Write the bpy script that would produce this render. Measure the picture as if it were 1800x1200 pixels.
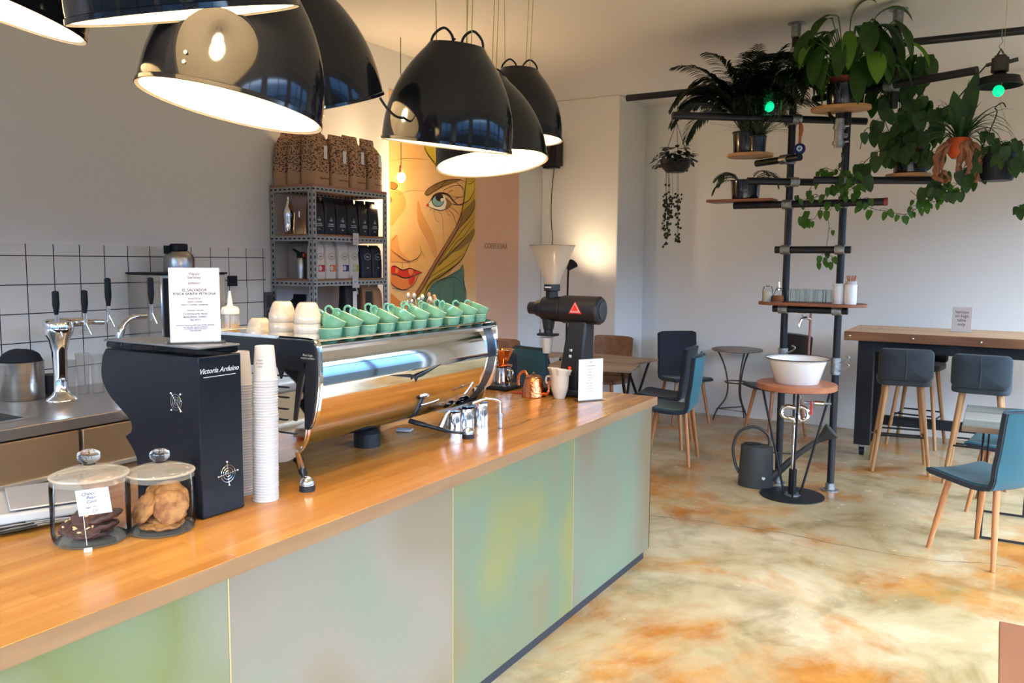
import bpy, bmesh, math, random
from mathutils import Vector, Matrix, Quaternion
from math import sin, cos, pi, radians as R, atan2, sqrt, hypot
S = bpy.context.scene
for o in list(bpy.data.objects): bpy.data.objects.remove(o)
rnd = random.Random(7)
# ------------------------------------------------------------------ camera
YAW, PITCH, ROLL, F, CH = 0.53714, 0.098776, 0.0077439, 1441.66, 1.7
_f = Vector((-sin(YAW)*cos(PITCH), cos(YAW)*cos(PITCH), -sin(PITCH)))
_r0 = Vector((cos(YAW), sin(YAW), 0)); _u0 = _r0.cross(_f)
_r = cos(ROLL)*_r0 + sin(ROLL)*_u0; _u = -sin(ROLL)*_r0 + cos(ROLL)*_u0
cam = bpy.data.cameras.new('camera'); camo = bpy.data.objects.new('camera', cam); S.collection.objects.link(camo)
camo.matrix_world = Matrix(((_r.x, _u.x, -_f.x, 0), (_r.y, _u.y, -_f.y, 0), (_r.z, _u.z, -_f.z, CH), (0, 0, 0, 1)))
cam.sensor_width = 36; cam.lens = F/1800*36; cam.clip_start = .05; cam.clip_end = 200
S.camera = camo
# measuring helpers: where the sight line through a photo point meets a real plane of the room
C0 = Vector((0, 0, CH))
def ray(x, y): return _r*((x-900)/F) + _u*((600-y)/F) + _f
def aX(x, y, v): d = ray(x, y); return C0 + d*(v/d.x)
def aY(x, y, v): d = ray(x, y); return C0 + d*(v/d.y)
def aZ(x, y, v): d = ray(x, y); return C0 + d*((v-CH)/d.z)
def aD(x, y, v): return C0 + ray(x, y)*v
# ------------------------------------------------------------------ world, light, exposure
S.view_settings.view_transform = 'Standard'; S.view_settings.look = 'None'
S.view_settings.gamma = 1; S.view_settings.use_curve_mapping = False
S.view_settings.exposure = 1.12
S.cycles.use_denoising = True
S.cycles.max_bounces = 10; S.cycles.diffuse_bounces = 5; S.cycles.glossy_bounces = 5
S.cycles.transparent_max_bounces = 24; S.cycles.transmission_bounces = 8
S.cycles.sample_clamp_indirect = 6
S.cycles.caustics_reflective = False; S.cycles.caustics_refractive = False
W = bpy.data.worlds.new('sky'); S.world = W; W.use_nodes = True
nt = W.node_tree; bg = nt.nodes['Background']
tc = nt.nodes.new('ShaderNodeTexCoord'); sep = nt.nodes.new('ShaderNodeSeparateXYZ')
nt.links.new(tc.outputs['Generated'], sep.inputs[0])
cr = nt.nodes.new('ShaderNodeValToRGB'); nt.links.new(sep.outputs['Z'], cr.inputs[0])
e = cr.color_ramp.elements
e[0].position = 0.0; e[0].color = (.10, .13, .17, 1)
e[0].color = (.006, .009, .012, 1)
e[1].position = .50; e[1].color = (.68, .83, 1, 1)
x_ = e.new(.02); x_.color = (.014, .030, .062, 1); x_ = e.new(.16); x_.color = (.030, .070, .15, 1); x_ = e.new(.22); x_.color = (.45, .60, .82, 1)
nt.links.new(cr.outputs[0], bg.inputs[0]); bg.inputs[1].default_value = 14
def area(name, loc, sx, sy, rot, power, col, portal=False):
    l = bpy.data.lights.new(name, 'AREA'); l.shape = 'RECTANGLE'; l.size = sx; l.size_y = sy
    l.energy = power; l.color = col
    o = bpy.data.objects.new(name, l); S.collection.objects.link(o); o.location = loc; o.rotation_euler = rot
    if portal: l.cycles.is_portal = True
    return o
# windows: front wall (behind the camera) and right wall; daylight enters through them
FW = [(-4.1, -2.2), (-1.9, 0.0), (.3, 2.1)]      # x spans of the front windows
RW = [(-1.2, .9), (1.3, 3.4), (3.8, 5.9), (6.3, 8.5)]   # y spans of the right windows
XR, YF, YB, XL, HC = 2.4, -2.0, 8.95, -4.5, 3.445
WZ0, WZ1 = .45, 3.0
for a, b in FW: area('window_daylight', ((a+b)/2, YF-.05, (WZ0+WZ1)/2), b-a, WZ1-WZ0, (R(90), 0, 0), 1, (1, 1, 1), True)
for a, b in RW: area('window_daylight', (XR+.05, (a+b)/2, (WZ0+WZ1)/2), WZ1-WZ0, b-a, (0, R(90), 0), 1, (1, 1, 1), True)
# ------------------------------------------------------------------ mesh helpers
class B:
    def __init__(s): s.bm = bmesh.new()
    def _faces(s, vs, fs):
        v = [s.bm.verts.new(p) for p in vs]
        for f in fs:
            try: s.bm.faces.new([v[i] for i in f])
            except ValueError: pass
        return s
    def box(s, c, d, rz=0, m=None):
        x, y, z = d[0]/2, d[1]/2, d[2]/2
        q = Matrix.Rotation(rz, 3, 'Z') if m is None else m
        vs = [Vector(c)+q@Vector((a*x, b*y, e*z)) for a in (-1, 1) for b in (-1, 1) for e in (-1, 1)]
        return s._faces(vs, [(0,1,3,2),(4,6,7,5),(0,4,5,1),(2,3,7,6),(0,2,6,4),(1,5,7,3)])
    def bb(s, x0, x1, y0, y1, z0, z1): return s.box(((x0+x1)/2,(y0+y1)/2,(z0+z1)/2),(abs(x1-x0),abs(y1-y0),abs(z1-z0)))
    def tube(s, pts, r, n=10, closed=False, caps=True, flat=1.0):
        pts = [Vector(p) for p in pts]; N = len(pts)
        rs = r if isinstance(r, (list, tuple)) else [r]*N
        T = []
        for i in range(N):
            if closed: t = pts[(i+1) % N]-pts[i-1]
            else: t = pts[min(i+1, N-1)]-pts[max(i-1, 0)]
            T.append(t.normalized() if t.length > 1e-9 else Vector((0, 0, 1)))
        a = Vector((0, 0, 1)) if abs(T[0].z) < .9 else Vector((1, 0, 0))
        u = T[0].cross(a).normalized(); rings = []
        for i in range(N):
            if i: u = (u - T[i]*u.dot(T[i])); u = u.normalized() if u.length > 1e-6 else T[i].orthogonal().normalized()
            w = T[i].cross(u)
            rings.append([s.bm.verts.new(pts[i]+(u*cos(2*pi*k/n)+w*sin(2*pi*k/n)*flat)*rs[i]) for k in range(n)])
        for i in range(N if closed else N-1):
            A, C = rings[i], rings[(i+1) % N]
            for k in range(n): s.bm.faces.new((A[k], A[(k+1) % n], C[(k+1) % n], C[k]))
        if caps and not closed:
            s.bm.faces.new(list(reversed(rings[0]))); s.bm.faces.new(rings[-1])
        return s
    def cyl(s, p0, p1, r0, r1=None, n=24): return s.tube([p0, p1], [r0, r0 if r1 is None else r1], n)
    def lathe(s, prof, n=32, o=(0, 0, 0), m=None, closed=False, sx=1, sy=1):
        o = Vector(o); m = m or Matrix.Identity(3); rings = []
        for r, z in prof:
            if r < 1e-6: rings.append([s.bm.verts.new(o+m@Vector((0, 0, z)))])
            else: rings.append([s.bm.verts.new(o+m@Vector((r*cos(2*pi*k/n)*sx, r*sin(2*pi*k/n)*sy, z))) for k in range(n)])
        L = len(rings)
        for i in range(L if closed else L-1):
            A, C = rings[i], rings[(i+1) % L]
            for k in range(n):
                k2 = (k+1) % n
                if len(A) == 1 and len(C) == 1: continue
                if len(A) == 1: f = (A[0], C[k2], C[k])
                elif len(C) == 1: f = (A[k], A[k2], C[0])
                else: f = (A[k], A[k2], C[k2], C[k])
                try: s.bm.faces.new(f)
                except ValueError: pass
        return s
    def prism(s, pts, fn):       # pts: 2-D outline, fn(u, v, t) -> 3-D point, t in 0..1
        n = len(pts)
        a = [s.bm.verts.new(fn(u, v, 0)) for u, v in pts]; b = [s.bm.verts.new(fn(u, v, 1)) for u, v in pts]
        s.bm.faces.new(a); s.bm.faces.new(list(reversed(b)))
        for i in range(n): s.bm.faces.new((a[i], b[i], b[(i+1) % n], a[(i+1) % n]))
        return s
    def ball(s, c, r, n=16, sc=(1, 1, 1), m=None):
        prof = [(r*sin(pi*i/(n//2+2)), -r*cos(pi*i/(n//2+2))) for i in range(n//2+3)]
        mm = (m or Matrix.Identity(3)) @ Matrix.Diagonal(sc)
        prof[0] = (0, -r); prof[-1] = (0, r)
        return s.lathe(prof, n, c, mm)
    def poly(s, vs):
        s.bm.faces.new([s.bm.verts.new(v) for v in vs]); return s
    def grid(s, fn, nu, nv):
        g = [[s.bm.verts.new(fn(i/nu, j/nv)) for j in range(nv+1)] for i in range(nu+1)]
        for i in range(nu):
            for j in range(nv): s.bm.faces.new((g[i][j], g[i+1][j], g[i+1][j+1], g[i][j+1]))
        return s
    def build(s, name, mat, parent=None, bevel=0, smooth=True, seg=2, sub=0, solid=0, ang=.7):
        bmesh.ops.recalc_face_normals(s.bm, faces=s.bm.faces)
        me = bpy.data.meshes.new(name); s.bm.to_mesh(me); s.bm.free()
        if smooth: me.shade_smooth(); me.set_sharp_from_angle(angle=ang)
        me.materials.append(mat)
        o = bpy.data.objects.new(name, me); S.collection.objects.link(o)
        if parent is not None: o.parent = parent
        if solid: md = o.modifiers.new('solid', 'SOLIDIFY'); md.thickness = solid; md.offset = 0
        if bevel:
            md = o.modifiers.new('bevel', 'BEVEL'); md.width = bevel; md.segments = seg; md.limit_method = 'ANGLE'; md.angle_limit = R(35)
            md.harden_normals = False
        if sub: md = o.modifiers.new('sub', 'SUBSURF'); md.levels = sub; md.render_levels = sub
        return o
def thing(name, label, cat, loc=(0, 0, 0), rz=0, group=None):
    o = bpy.data.objects.new(name, None); S.collection.objects.link(o)
    o.location = loc; o.rotation_euler = (0, 0, rz); o.empty_display_size = .05
    o['label'] = label; o['category'] = cat
    if group: o['group'] = group
    return o
def tag(o, label, cat, group=None, kind=None):
    o['label'] = label; o['category'] = cat
    if group: o['group'] = group
    if kind: o['kind'] = kind
    return o
def struct(o): o['kind'] = 'structure'; return o
def place(o, loc, rz=0): o.location = loc; o.rotation_euler = (0, 0, rz); return o
def dup(root, loc=None, rz=None, label=None, group=None):
    r = root.copy(); S.collection.objects.link(r)
    if loc is not None: r.location = loc
    if rz is not None: r.rotation_euler = (0, 0, rz)
    if label: r['label'] = label
    if group: r['group'] = group
    for ch in list(root.children):
        c = ch.copy(); S.collection.objects.link(c); c.parent = r
        for g in list(ch.children):
            d = g.copy(); S.collection.objects.link(d); d.parent = c
    return r
def catmull(P, n=8, closed=False):
    P = [Vector(p) for p in P]; out = []
    N = len(P)
    for i in range(N if closed else N-1):
        if closed: a, b, c, d = P[i-1], P[i], P[(i+1) % N], P[(i+2) % N]
        else: a, b, c, d = P[max(i-1, 0)], P[i], P[i+1], P[min(i+2, N-1)]
        for k in range(n):
            t = k/n
            out.append(.5*((2*b)+(c-a)*t+(2*a-5*b+4*c-d)*t*t+(3*b-a-3*c+d)*t**3))
    if not closed: out.append(P[-1])
    return out
def rrect(w, h, r, n=5):
    pts = []
    for cx, cy, a0 in ((w/2-r, h/2-r, 0), (-w/2+r, h/2-r, 90), (-w/2+r, -h/2+r, 180), (w/2-r, -h/2+r, 270)):
        for k in range(n+1):
            a = R(a0+90*k/n); pts.append((cx+r*cos(a), cy+r*sin(a)))
    return pts
def basis(zv, xv=None):       # 3x3 rotation whose z column is zv
    z = Vector(zv).normalized(); x = Vector(xv) if xv is not None else (Vector((1, 0, 0)) if abs(z.x) < .9 else Vector((0, 1, 0)))
    x = (x - z*x.dot(z)).normalized(); y = z.cross(x)
    return Matrix((x, y, z)).transposed()
def text(s, size, mat, parent, loc, m, name='lettering', bold=0, align='CENTER', spacing=1, shear=0, ext=.0004, linesp=1):
    cu = bpy.data.curves.new(name, 'FONT'); cu.body = s; cu.size = size; cu.align_x = align; cu.align_y = 'CENTER'
    cu.extrude = ext; cu.offset = bold; cu.space_character = spacing; cu.shear = shear; cu.resolution_u = 3; cu.space_line = linesp
    t = bpy.data.objects.new(name, cu); S.collection.objects.link(t)
    dg = bpy.context.evaluated_depsgraph_get(); me = bpy.data.meshes.new_from_object(t.evaluated_get(dg))
    bpy.data.objects.remove(t)
    o = bpy.data.objects.new(name, me); S.collection.objects.link(o)
    me.materials.clear(); me.materials.append(mat)
    o.parent = parent; o.matrix_local = Matrix.Translation(loc) @ m.to_4x4()
    return o
# ------------------------------------------------------------------ materials
MC = {}
def mat(name, col=(.8, .8, .8), rough=.5, metal=0, spec=.5, coat=0, emit=None, es=0, trans=0, ior=1.45, alpha=1,
        noise=None, bump=None, sheen=0, aniso=0):
    if name in MC: return MC[name]
    m = bpy.data.materials.new(name); m.use_nodes = True; MC[name] = m
    n = m.node_tree.nodes; L = m.node_tree.links; p = n['Principled BSDF']
    p.inputs['Base Color'].default_value = (*col, 1); p.inputs['Roughness'].default_value = rough
    p.inputs['Metallic'].default_value = metal; p.inputs['Specular IOR Level'].default_value = spec
    p.inputs['Coat Weight'].default_value = coat; p.inputs['Coat Roughness'].default_value = .03
    p.inputs['Transmission Weight'].default_value = trans; p.inputs['IOR'].default_value = ior
    p.inputs['Sheen Weight'].default_value = sheen
    if emit: p.inputs['Emission Color'].default_value = (*emit, 1); p.inputs['Emission Strength'].default_value = es
    if noise:      # (scale, colour2, detail, low, high, stretch)
        sc, c2, det, lo, hi = noise[:5]; st = noise[5] if len(noise) > 5 else (1, 1, 1)
        t = n.new('ShaderNodeTexCoord'); mp = n.new('ShaderNodeMapping'); mp.inputs['Scale'].default_value = st
        no = n.new('ShaderNodeTexNoise'); no.inputs['Scale'].default_value = sc; no.inputs['Detail'].default_value = det
        r = n.new('ShaderNodeValToRGB'); r.color_ramp.elements[0].position = lo; r.color_ramp.elements[1].position = hi
        r.color_ramp.elements[0].color = (*col, 1); r.color_ramp.elements[1].color = (*c2, 1)
        L.new(t.outputs['Object'], mp.inputs[0]); L.new(mp.outputs[0], no.inputs['Vector']); L.new(no.outputs[0], r.inputs[0]); L.new(r.outputs[0], p.inputs['Base Color'])
    if bump:       # (scale, strength, distance)
        t = n.new('ShaderNodeTexCoord'); no = n.new('ShaderNodeTexNoise'); no.inputs['Scale'].default_value = bump[0]; no.inputs['Detail'].default_value = 3
        bp = n.new('ShaderNodeBump'); bp.inputs['Strength'].default_value = bump[1]; bp.inputs['Distance'].default_value = bump[2]
        L.new(t.outputs['Object'], no.inputs['Vector']); L.new(no.outputs[0], bp.inputs['Height']); L.new(bp.outputs[0], p.inputs['Normal'])
    return m
def thin_glass(name, tint=(.95, .97, .96), refl=1.0, rough=.02, blend=.12):
    if name in MC: return MC[name]
    m = bpy.data.materials.new(name); m.use_nodes = True; MC[name] = m
    n = m.node_tree.nodes; L = m.node_tree.links; n.clear()
    o = n.new('ShaderNodeOutputMaterial'); mx = n.new('ShaderNodeMixShader'); t = n.new('ShaderNodeBsdfTransparent'); g = n.new('ShaderNodeBsdfGlossy')
    lw = n.new('ShaderNodeLayerWeight'); lw.inputs[0].default_value = blend
    mu = n.new('ShaderNodeMath'); mu.operation = 'MULTIPLY'; mu.inputs[1].default_value = refl
    t.inputs[0].default_value = (*tint, 1); g.inputs['Roughness'].default_value = rough
    L.new(lw.outputs['Fresnel'], mu.inputs[0]); L.new(mu.outputs[0], mx.inputs[0]); L.new(t.outputs[0], mx.inputs[1]); L.new(g.outputs[0], mx.inputs[2]); L.new(mx.outputs[0], o.inputs[0])
    return m
def milky(name, col, k):
    if name in MC: return MC[name]
    m = bpy.data.materials.new(name); m.use_nodes = True; MC[name] = m
    n = m.node_tree.nodes; L = m.node_tree.links; n.clear()
    o = n.new('ShaderNodeOutputMaterial'); mx = n.new('ShaderNodeMixShader'); m2 = n.new('ShaderNodeMixShader'); t = n.new('ShaderNodeBsdfTransparent'); g = n.new('ShaderNodeBsdfTranslucent'); d = n.new('ShaderNodeBsdfDiffuse')
    m2.inputs[0].default_value = .5; g.inputs[0].default_value = (*col, 1); d.inputs[0].default_value = (*col, 1); mx.inputs[0].default_value = k
    gl = n.new('ShaderNodeBsdfGlossy'); gl.inputs['Roughness'].default_value = .12; m3 = n.new('ShaderNodeMixShader'); m3.inputs[0].default_value = .05
    L.new(g.outputs[0], m2.inputs[1]); L.new(d.outputs[0], m2.inputs[2]); L.new(t.outputs[0], mx.inputs[1]); L.new(m2.outputs[0], mx.inputs[2])
    L.new(mx.outputs[0], m3.inputs[1]); L.new(gl.outputs[0], m3.inputs[2]); L.new(m3.outputs[0], o.inputs[0])
    return m
def wood(name, c1, c2, axis='y', scale=1.0, rough=.35, planks=0, coat=0, c3=None):
    if name in MC: return MC[name]
    m = bpy.data.materials.new(name); m.use_nodes = True; MC[name] = m
    n = m.node_tree.nodes; L = m.node_tree.links; p = n['Principled BSDF']
    t = n.new('ShaderNodeTexCoord'); mp = n.new('ShaderNodeMapping')
    k = {'x': (1.2, 14, 14), 'y': (14, 1.2, 14), 'z': (14, 14, 1.2)}[axis]
    mp.inputs['Scale'].default_value = [q*scale for q in k]
    no = n.new('ShaderNodeTexNoise'); no.inputs['Scale'].default_value = 1; no.inputs['Detail'].default_value = 6; no.inputs['Distortion'].default_value = .3
    r = n.new('ShaderNodeValToRGB'); r.color_ramp.elements[0].position = .3; r.color_ramp.elements[1].position = .72
    r.color_ramp.elements[0].color = (*c2, 1); r.color_ramp.elements[1].color = (*c1, 1)
    L.new(t.outputs['Object'], mp.inputs[0]); L.new(mp.outputs[0], no.inputs['Vector']); L.new(no.outputs[0], r.inputs[0])
    out = r.outputs[0]
    if planks:      # butcher-block staves of slightly different tone
        br = n.new('ShaderNodeTexBrick'); br.inputs['Scale'].default_value = 1
        br.inputs['Brick Width'].default_value = planks*9; br.inputs['Row Height'].default_value = planks; br.inputs['Mortar Size'].default_value = .0006
        br.inputs['Color1'].default_value = (1, 1, 1, 1); br.inputs['Color2'].default_value = (.80, .76, .70, 1); br.inputs['Mortar'].default_value = (.7, .6, .5, 1)
        mr = n.new('ShaderNodeMapping')
        if axis == 'y': mr.inputs['Rotation'].default_value = (0, 0, R(90))
        L.new(t.outputs['Object'], mr.inputs[0]); L.new(mr.outputs[0], br.inputs['Vector'])
        mx = n.new('ShaderNodeMix'); mx.data_type = 'RGBA'; mx.blend_type = 'MULTIPLY'; mx.inputs[0].default_value = 1
        L.new(out, mx.inputs[6]); L.new(br.outputs[0], mx.inputs[7]); out = mx.outputs[2]
    L.new(out, p.inputs['Base Color']); p.inputs['Roughness'].default_value = rough; p.inputs['Coat Weight'].default_value = coat
    p.inputs['Coat Roughness'].default_value = .15
    return m
WALLP = mat('white_wall_paint', (.78, .77, .75), .85, bump=(90, .05, .002))
CEILP = mat('white_ceiling_paint', (.78, .76, .73), .9)
BLACK = mat('black_powder_coat', (.009, .010, .013), .45, spec=.35)
GLOSSB = mat('glossy_black_enamel', (.007, .008, .012), .10, spec=.42, coat=.1)
STEEL = mat('polished_steel', (.72, .71, .70), .09, 1)
BRUSH = mat('brushed_steel', (.52, .50, .48), .28, 1, noise=(3, (.40, .385, .37), 4, .3, .7, (1, 1, 30)))
CHROME = mat('chrome', (.85, .85, .86), .04, 1)
GALV = mat('galvanised_iron', (.40, .41, .41), .42, .9, noise=(40, (.26, .27, .28), 3, .35, .65))
COPPER = mat('polished_copper', (.85, .36, .18), .12, 1)
WHITEC = mat('white_glazed_ceramic', (.54, .48, .39), .15, coat=.3)
PAPER = mat('white_paper', (.58, .58, .62), .7)
PCUP = mat('white_paper_cup', (.55, .51, .47), .6)
INK = mat('black_ink', (.02, .02, .025), .6)
INKG = mat('grey_ink', (.12, .12, .13), .6)
GLASS = thin_glass('clear_glass')
LEGW = wood('orange_beech_leg', (.50, .21, .075), (.34, .12, .04), 'z', 1.5, .35)
PIPE = mat('black_scaffold_pipe', (.016, .017, .022), .33, .2)
# ------------------------------------------------------------------ room shell
def floor_mat():
    m = bpy.data.materials.new('stained_concrete'); m.use_nodes = True
    n = m.node_tree.nodes; L = m.node_tree.links; p = n['Principled BSDF']
    t = n.new('ShaderNodeTexCoord')
    def noise(sc, det, dist=0, off=(0, 0, 0), st=(1, 1, 1)):
        mp = n.new('ShaderNodeMapping'); mp.inputs['Location'].default_value = off; mp.inputs['Scale'].default_value = st
        no = n.new('ShaderNodeTexNoise'); no.inputs['Scale'].default_value = sc; no.inputs['Detail'].default_value = det; no.inputs['Distortion'].default_value = dist; no.inputs['Roughness'].default_value = .62
        L.new(t.outputs['Object'], mp.inputs[0]); L.new(mp.outputs[0], no.inputs['Vector']); return no.outputs[0]
    def ramp(src, st):
        r = n.new('ShaderNodeValToRGB'); el = r.color_ramp.elements
        el[0].position, el[0].color = st[0][0], (*st[0][1], 1); el[1].position, el[1].color = st[1][0], (*st[1][1], 1)
        for q, c in st[2:]: x = el.new(q); x.color = (*c, 1)
        L.new(src, r.inputs[0]); return r.outputs[0]
    def mix(a, b, f, mode='MIX'):
        x = n.new('ShaderNodeMix'); x.data_type = 'RGBA'; x.blend_type = mode
        L.new(a, x.inputs[6]); L.new(b, x.inputs[7])
        if isinstance(f, float): x.inputs[0].default_value = f
        else: L.new(f, x.inputs[0])
        return x.outputs[2]
    base = ramp(noise(1.5, 5, .5, (3, 1, 0)), [(.30, (.25, .17, .06)), (.66, (.58, .45, .28)), (.46, (.45, .34, .18))])
    och = ramp(noise(2.6, 6, .8, (7, 2, 0)), [(.3, (.36, .11, .014)), (.7, (.54, .25, .05))])
    mask = ramp(noise(1.25, 7, .35, (11.3, 5.1, 0)), [(.47, (0, 0, 0)), (.62, (1, 1, 1)), (.545, (.45, .45, .45))])
    c = mix(base, och, mask)
    dk = ramp(noise(1.9, 6, .5, (1, 9, 0)), [(.54, (0, 0, 0)), (.68, (.62, .62, .62))])
    brown = ramp(noise(5, 2), [(0, (.17, .10, .03)), (1, (.22, .15, .06))])
    c = mix(c, brown, dk)
    L.new(c, p.inputs['Base Color']); p.inputs['Roughness'].default_value = .22; p.inputs['Specular IOR Level'].default_value = .5
    rr = n.new('ShaderNodeMapRange'); L.new(noise(6, 4), rr.inputs[0]); rr.inputs[3].default_value = .14; rr.inputs[4].default_value = .34
    L.new(rr.outputs[0], p.inputs['Roughness'])
    bp = n.new('ShaderNodeBump'); bp.inputs['Strength'].default_value = .03; bp.inputs['Distance'].default_value = .006
    L.new(noise(5, 2), bp.inputs['Height']); L.new(bp.outputs[0], p.inputs['Normal'])
    return m
struct(B().bb(XL-.2, XR+.2, YF-.2, YB+.2, -.1, 0).build('floor', floor_mat(), smooth=False))
struct(B().bb(XL-.2, XR+.2, YF-.2, YB+.2, HC, HC+.1).build('ceiling', CEILP, smooth=False))
# thin crack wandering across the floor
cp = [aZ(1140, 905, 0)] + [aZ(x, y, 0) for x, y in [(1200, 912), (1300, 925), (1370, 935), (1450, 952), (1560, 973), (1640, 985), (1740, 990), (1800, 1000)]]
cb = B(); pp = []
for a, b in zip(cp, cp[1:]):
    for k in range(6): pp.append(a.lerp(b, k/6)+Vector((rnd.uniform(-.008, .008), rnd.uniform(-.008, .008), .0004)))
for a, b in zip(pp, pp[1:]):
    d = (b-a).normalized().cross(Vector((0, 0, 1)))*rnd.uniform(.0018, .004); cb.poly([a-d, a+d, b+d, b-d])
struct(cb.build('floor_crack', mat('crack_dark', (.06, .045, .025), .9), smooth=False))
def tile_mat():
    m = bpy.data.materials.new('white_square_tile'); m.use_nodes = True
    n = m.node_tree.nodes; L = m.node_tree.links; p = n['Principled BSDF']
    t = n.new('ShaderNodeTexCoord'); mp = n.new('ShaderNodeMapping'); br = n.new('ShaderNodeTexBrick')
    sx = n.new('ShaderNodeSeparateXYZ'); cx = n.new('ShaderNodeCombineXYZ')
    L.new(t.outputs['Object'], sx.inputs[0]); L.new(sx.outputs['Y'], cx.inputs[0]); L.new(sx.outputs['Z'], cx.inputs[1]); L.new(cx.outputs[0], mp.inputs[0])
    mp.inputs['Location'].default_value = (-.066+.0, -.149+.0, 0)
    L.new(mp.outputs[0], br.inputs['Vector'])
    br.offset = 0; br.inputs['Scale'].default_value = 1; br.inputs['Brick Width'].default_value = .1493; br.inputs['Row Height'].default_value = .1555
    br.inputs['Mortar Size'].default_value = .0028; br.inputs['Mortar Smooth'].default_value = .1
    br.inputs['Color1'].default_value = (.80, .77, .72, 1); br.inputs['Color2'].default_value = (.77, .74, .70, 1); br.inputs['Mortar'].default_value = (.012, .012, .015, 1)
    L.new(br.outputs[0], p.inputs['Base Color'])
    mr = n.new('ShaderNodeMapRange'); L.new(br.outputs['Fac'], mr.inputs[0]); mr.inputs[3].default_value = .09; mr.inputs[4].default_value = .9
    L.new(mr.outputs[0], p.inputs['Roughness'])
    return m
struct(B().bb(XL-.2, XL, YF-.2, YB, 0, HC).build('wall_left', WALLP, smooth=False))
struct(B().bb(XL, XL+.008, YF, 4.118, 0, 1.768).build('wall_left_tiles', tile_mat(), smooth=False))
struct(B().bb(XL-.2, XR+.2, YB, YB+.2, 0, HC).build('wall_back', WALLP, smooth=False))
struct(B().bb(XL, -3.57, 8.18, YB, 0, HC).build('wall_nib', WALLP, smooth=False, bevel=.012))
# front wall (behind the camera) and right wall with big shop windows
def window_wall(name, along, pos, lo, hi, spans, thick):
    b = B(); s = sorted(spans); e0 = lo
    def put(a, c, z0, z1):
        if along == 'x': b.bb(a, c, pos-thick, pos, z0, z1)
        else: b.bb(pos, pos+thick, a, c, z0, z1)
    put(lo, hi, 0, WZ0); put(lo, hi, WZ1, HC)
    for a, c in s: put(e0, a, WZ0, WZ1); e0 = c
    put(e0, hi, WZ0, WZ1)
    struct(b.build(name, WALLP, smooth=False))
window_wall('wall_front', 'x', YF, XL-.2, XR+.2, FW, .2)
window_wall('wall_right', 'y', XR, YF-.2, YB+.2, RW, .2)
FRM = mat('dark_window_frame', (.03, .035, .04), .4)
k = 0
for al, sp in (('x', FW), ('y', RW)):
    for a, c in sp:
        k += 1; fr = B(); gl = B()
        def pb(b, u0, u1, z0, z1, t, off=.1):
            if al == 'x': b.bb(u0, u1, YF-off-t/2, YF-off+t/2, z0, z1)
            else: b.bb(XR+off-t/2, XR+off+t/2, u0, u1, z0, z1)
        for u0, u1, z0, z1 in ((a, c, WZ0, WZ0+.06), (a, c, WZ1-.06, WZ1), (a, a+.06, WZ0, WZ1), (c-.06, c, WZ0, WZ1), ((a+c)/2-.03, (a+c)/2+.03, WZ0, WZ1), (a, c, 2.3, 2.36)):
            pb(fr, u0, u1, z0, z1, .06)
        pb(gl, a+.06, c-.06, WZ0+.06, WZ1-.06, .006)
        w = struct(fr.build('window_%d' % k, FRM, smooth=False))
        gl.build('window_pane', thin_glass('window_glass', (.97, .98, .98), .6), w, smooth=False)
# ------------------------------------------------------------------ the bar counter
ZT = .935
def panel_mat(i):
    m = bpy.data.materials.new('frosted_panel_%s' % 'abcdefg'[i]); m.use_nodes = True
    n = m.node_tree.nodes; L = m.node_tree.links; p = n['Principled BSDF']
    t = n.new('ShaderNodeTexCoord'); mp = n.new('ShaderNodeMapping'); mp.inputs['Location'].default_value = (i*3.1, i*1.7, i*.9)
    mp.inputs['Scale'].default_value = (1, 1.0, .8)
    no = n.new('ShaderNodeTexNoise'); no.inputs['Scale'].default_value = 1.6; no.inputs['Detail'].default_value = 1.5
    L.new(t.outputs['Object'], mp.inputs[0]); L.new(mp.outputs[0], no.inputs['Vector'])
    r = n.new('ShaderNodeValToRGB'); el = r.color_ramp.elements
    pal = [[(.2, .2, .15)]*3, [(.20, .24, .13), (.17, .19, .06), (.24, .23, .15)], [(.20, .23, .15), (.27, .22, .165), (.23, .18, .105)],
           [(.22, .21, .065), (.15, .20, .12), (.21, .17, .085)], [(.17, .22, .15), (.18, .19, .13), (.20, .14, .08)]][min(i, 4)]
    pal = [tuple(c*.82 for c in q) for q in pal]
    el[0].position, el[0].color = .36, (*pal[0], 1); el[1].position, el[1].color = .64, (*pal[2], 1)
    x = el.new(.5); x.color = (*pal[1], 1)
    L.new(no.outputs[0], r.inputs[0]); L.new(r.outputs[0], p.inputs['Base Color'])
    p.inputs['Roughness'].default_value = .38; p.inputs['Specular IOR Level'].default_value = .6
    b1 = n.new('ShaderNodeTexNoise'); b1.inputs['Scale'].default_value = 60; bp = n.new('ShaderNodeBump'); bp.inputs['Strength'].default_value = .12; bp.inputs['Distance'].default_value = .002
    L.new(t.outputs['Object'], b1.inputs['Vector']); L.new(b1.outputs[0], bp.inputs['Height']); L.new(bp.outputs[0], p.inputs['Normal'])
    return m
CX0, CX1, CY0, CY1 = -2.70, -1.665, -.8, 4.36
bar = thing('bar_counter', 'long bar counter with oiled wooden worktop and frosted green panels', 'counter', ((CX0+CX1)/2, 1.8, 0))
bl = bar.location
def lb(b, x0, x1, y0, y1, z0, z1, o=bl): return b.bb(x0-o.x, x1-o.x, y0-o.y, y1-o.y, z0-o.z, z1-o.z)
WT = wood('oiled_oak_worktop', (.53, .25, .052), (.37, .15, .026), 'y', 1.0, .26, planks=.045, coat=.25)
lb(B(), CX0, CX1+.0165, CY0, CY1+.0215, ZT-.046, ZT).build('worktop', WT, bar, bevel=.002)
lb(B(), CX1+.0165, CX1+.020, CY0, CY1+.025, ZT-.0455, ZT-.0008).build('worktop_edge', wood('pale_oak_edge', (.34, .19, .09), (.21, .105, .045), 'y', 1.2, .45), bar)
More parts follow.
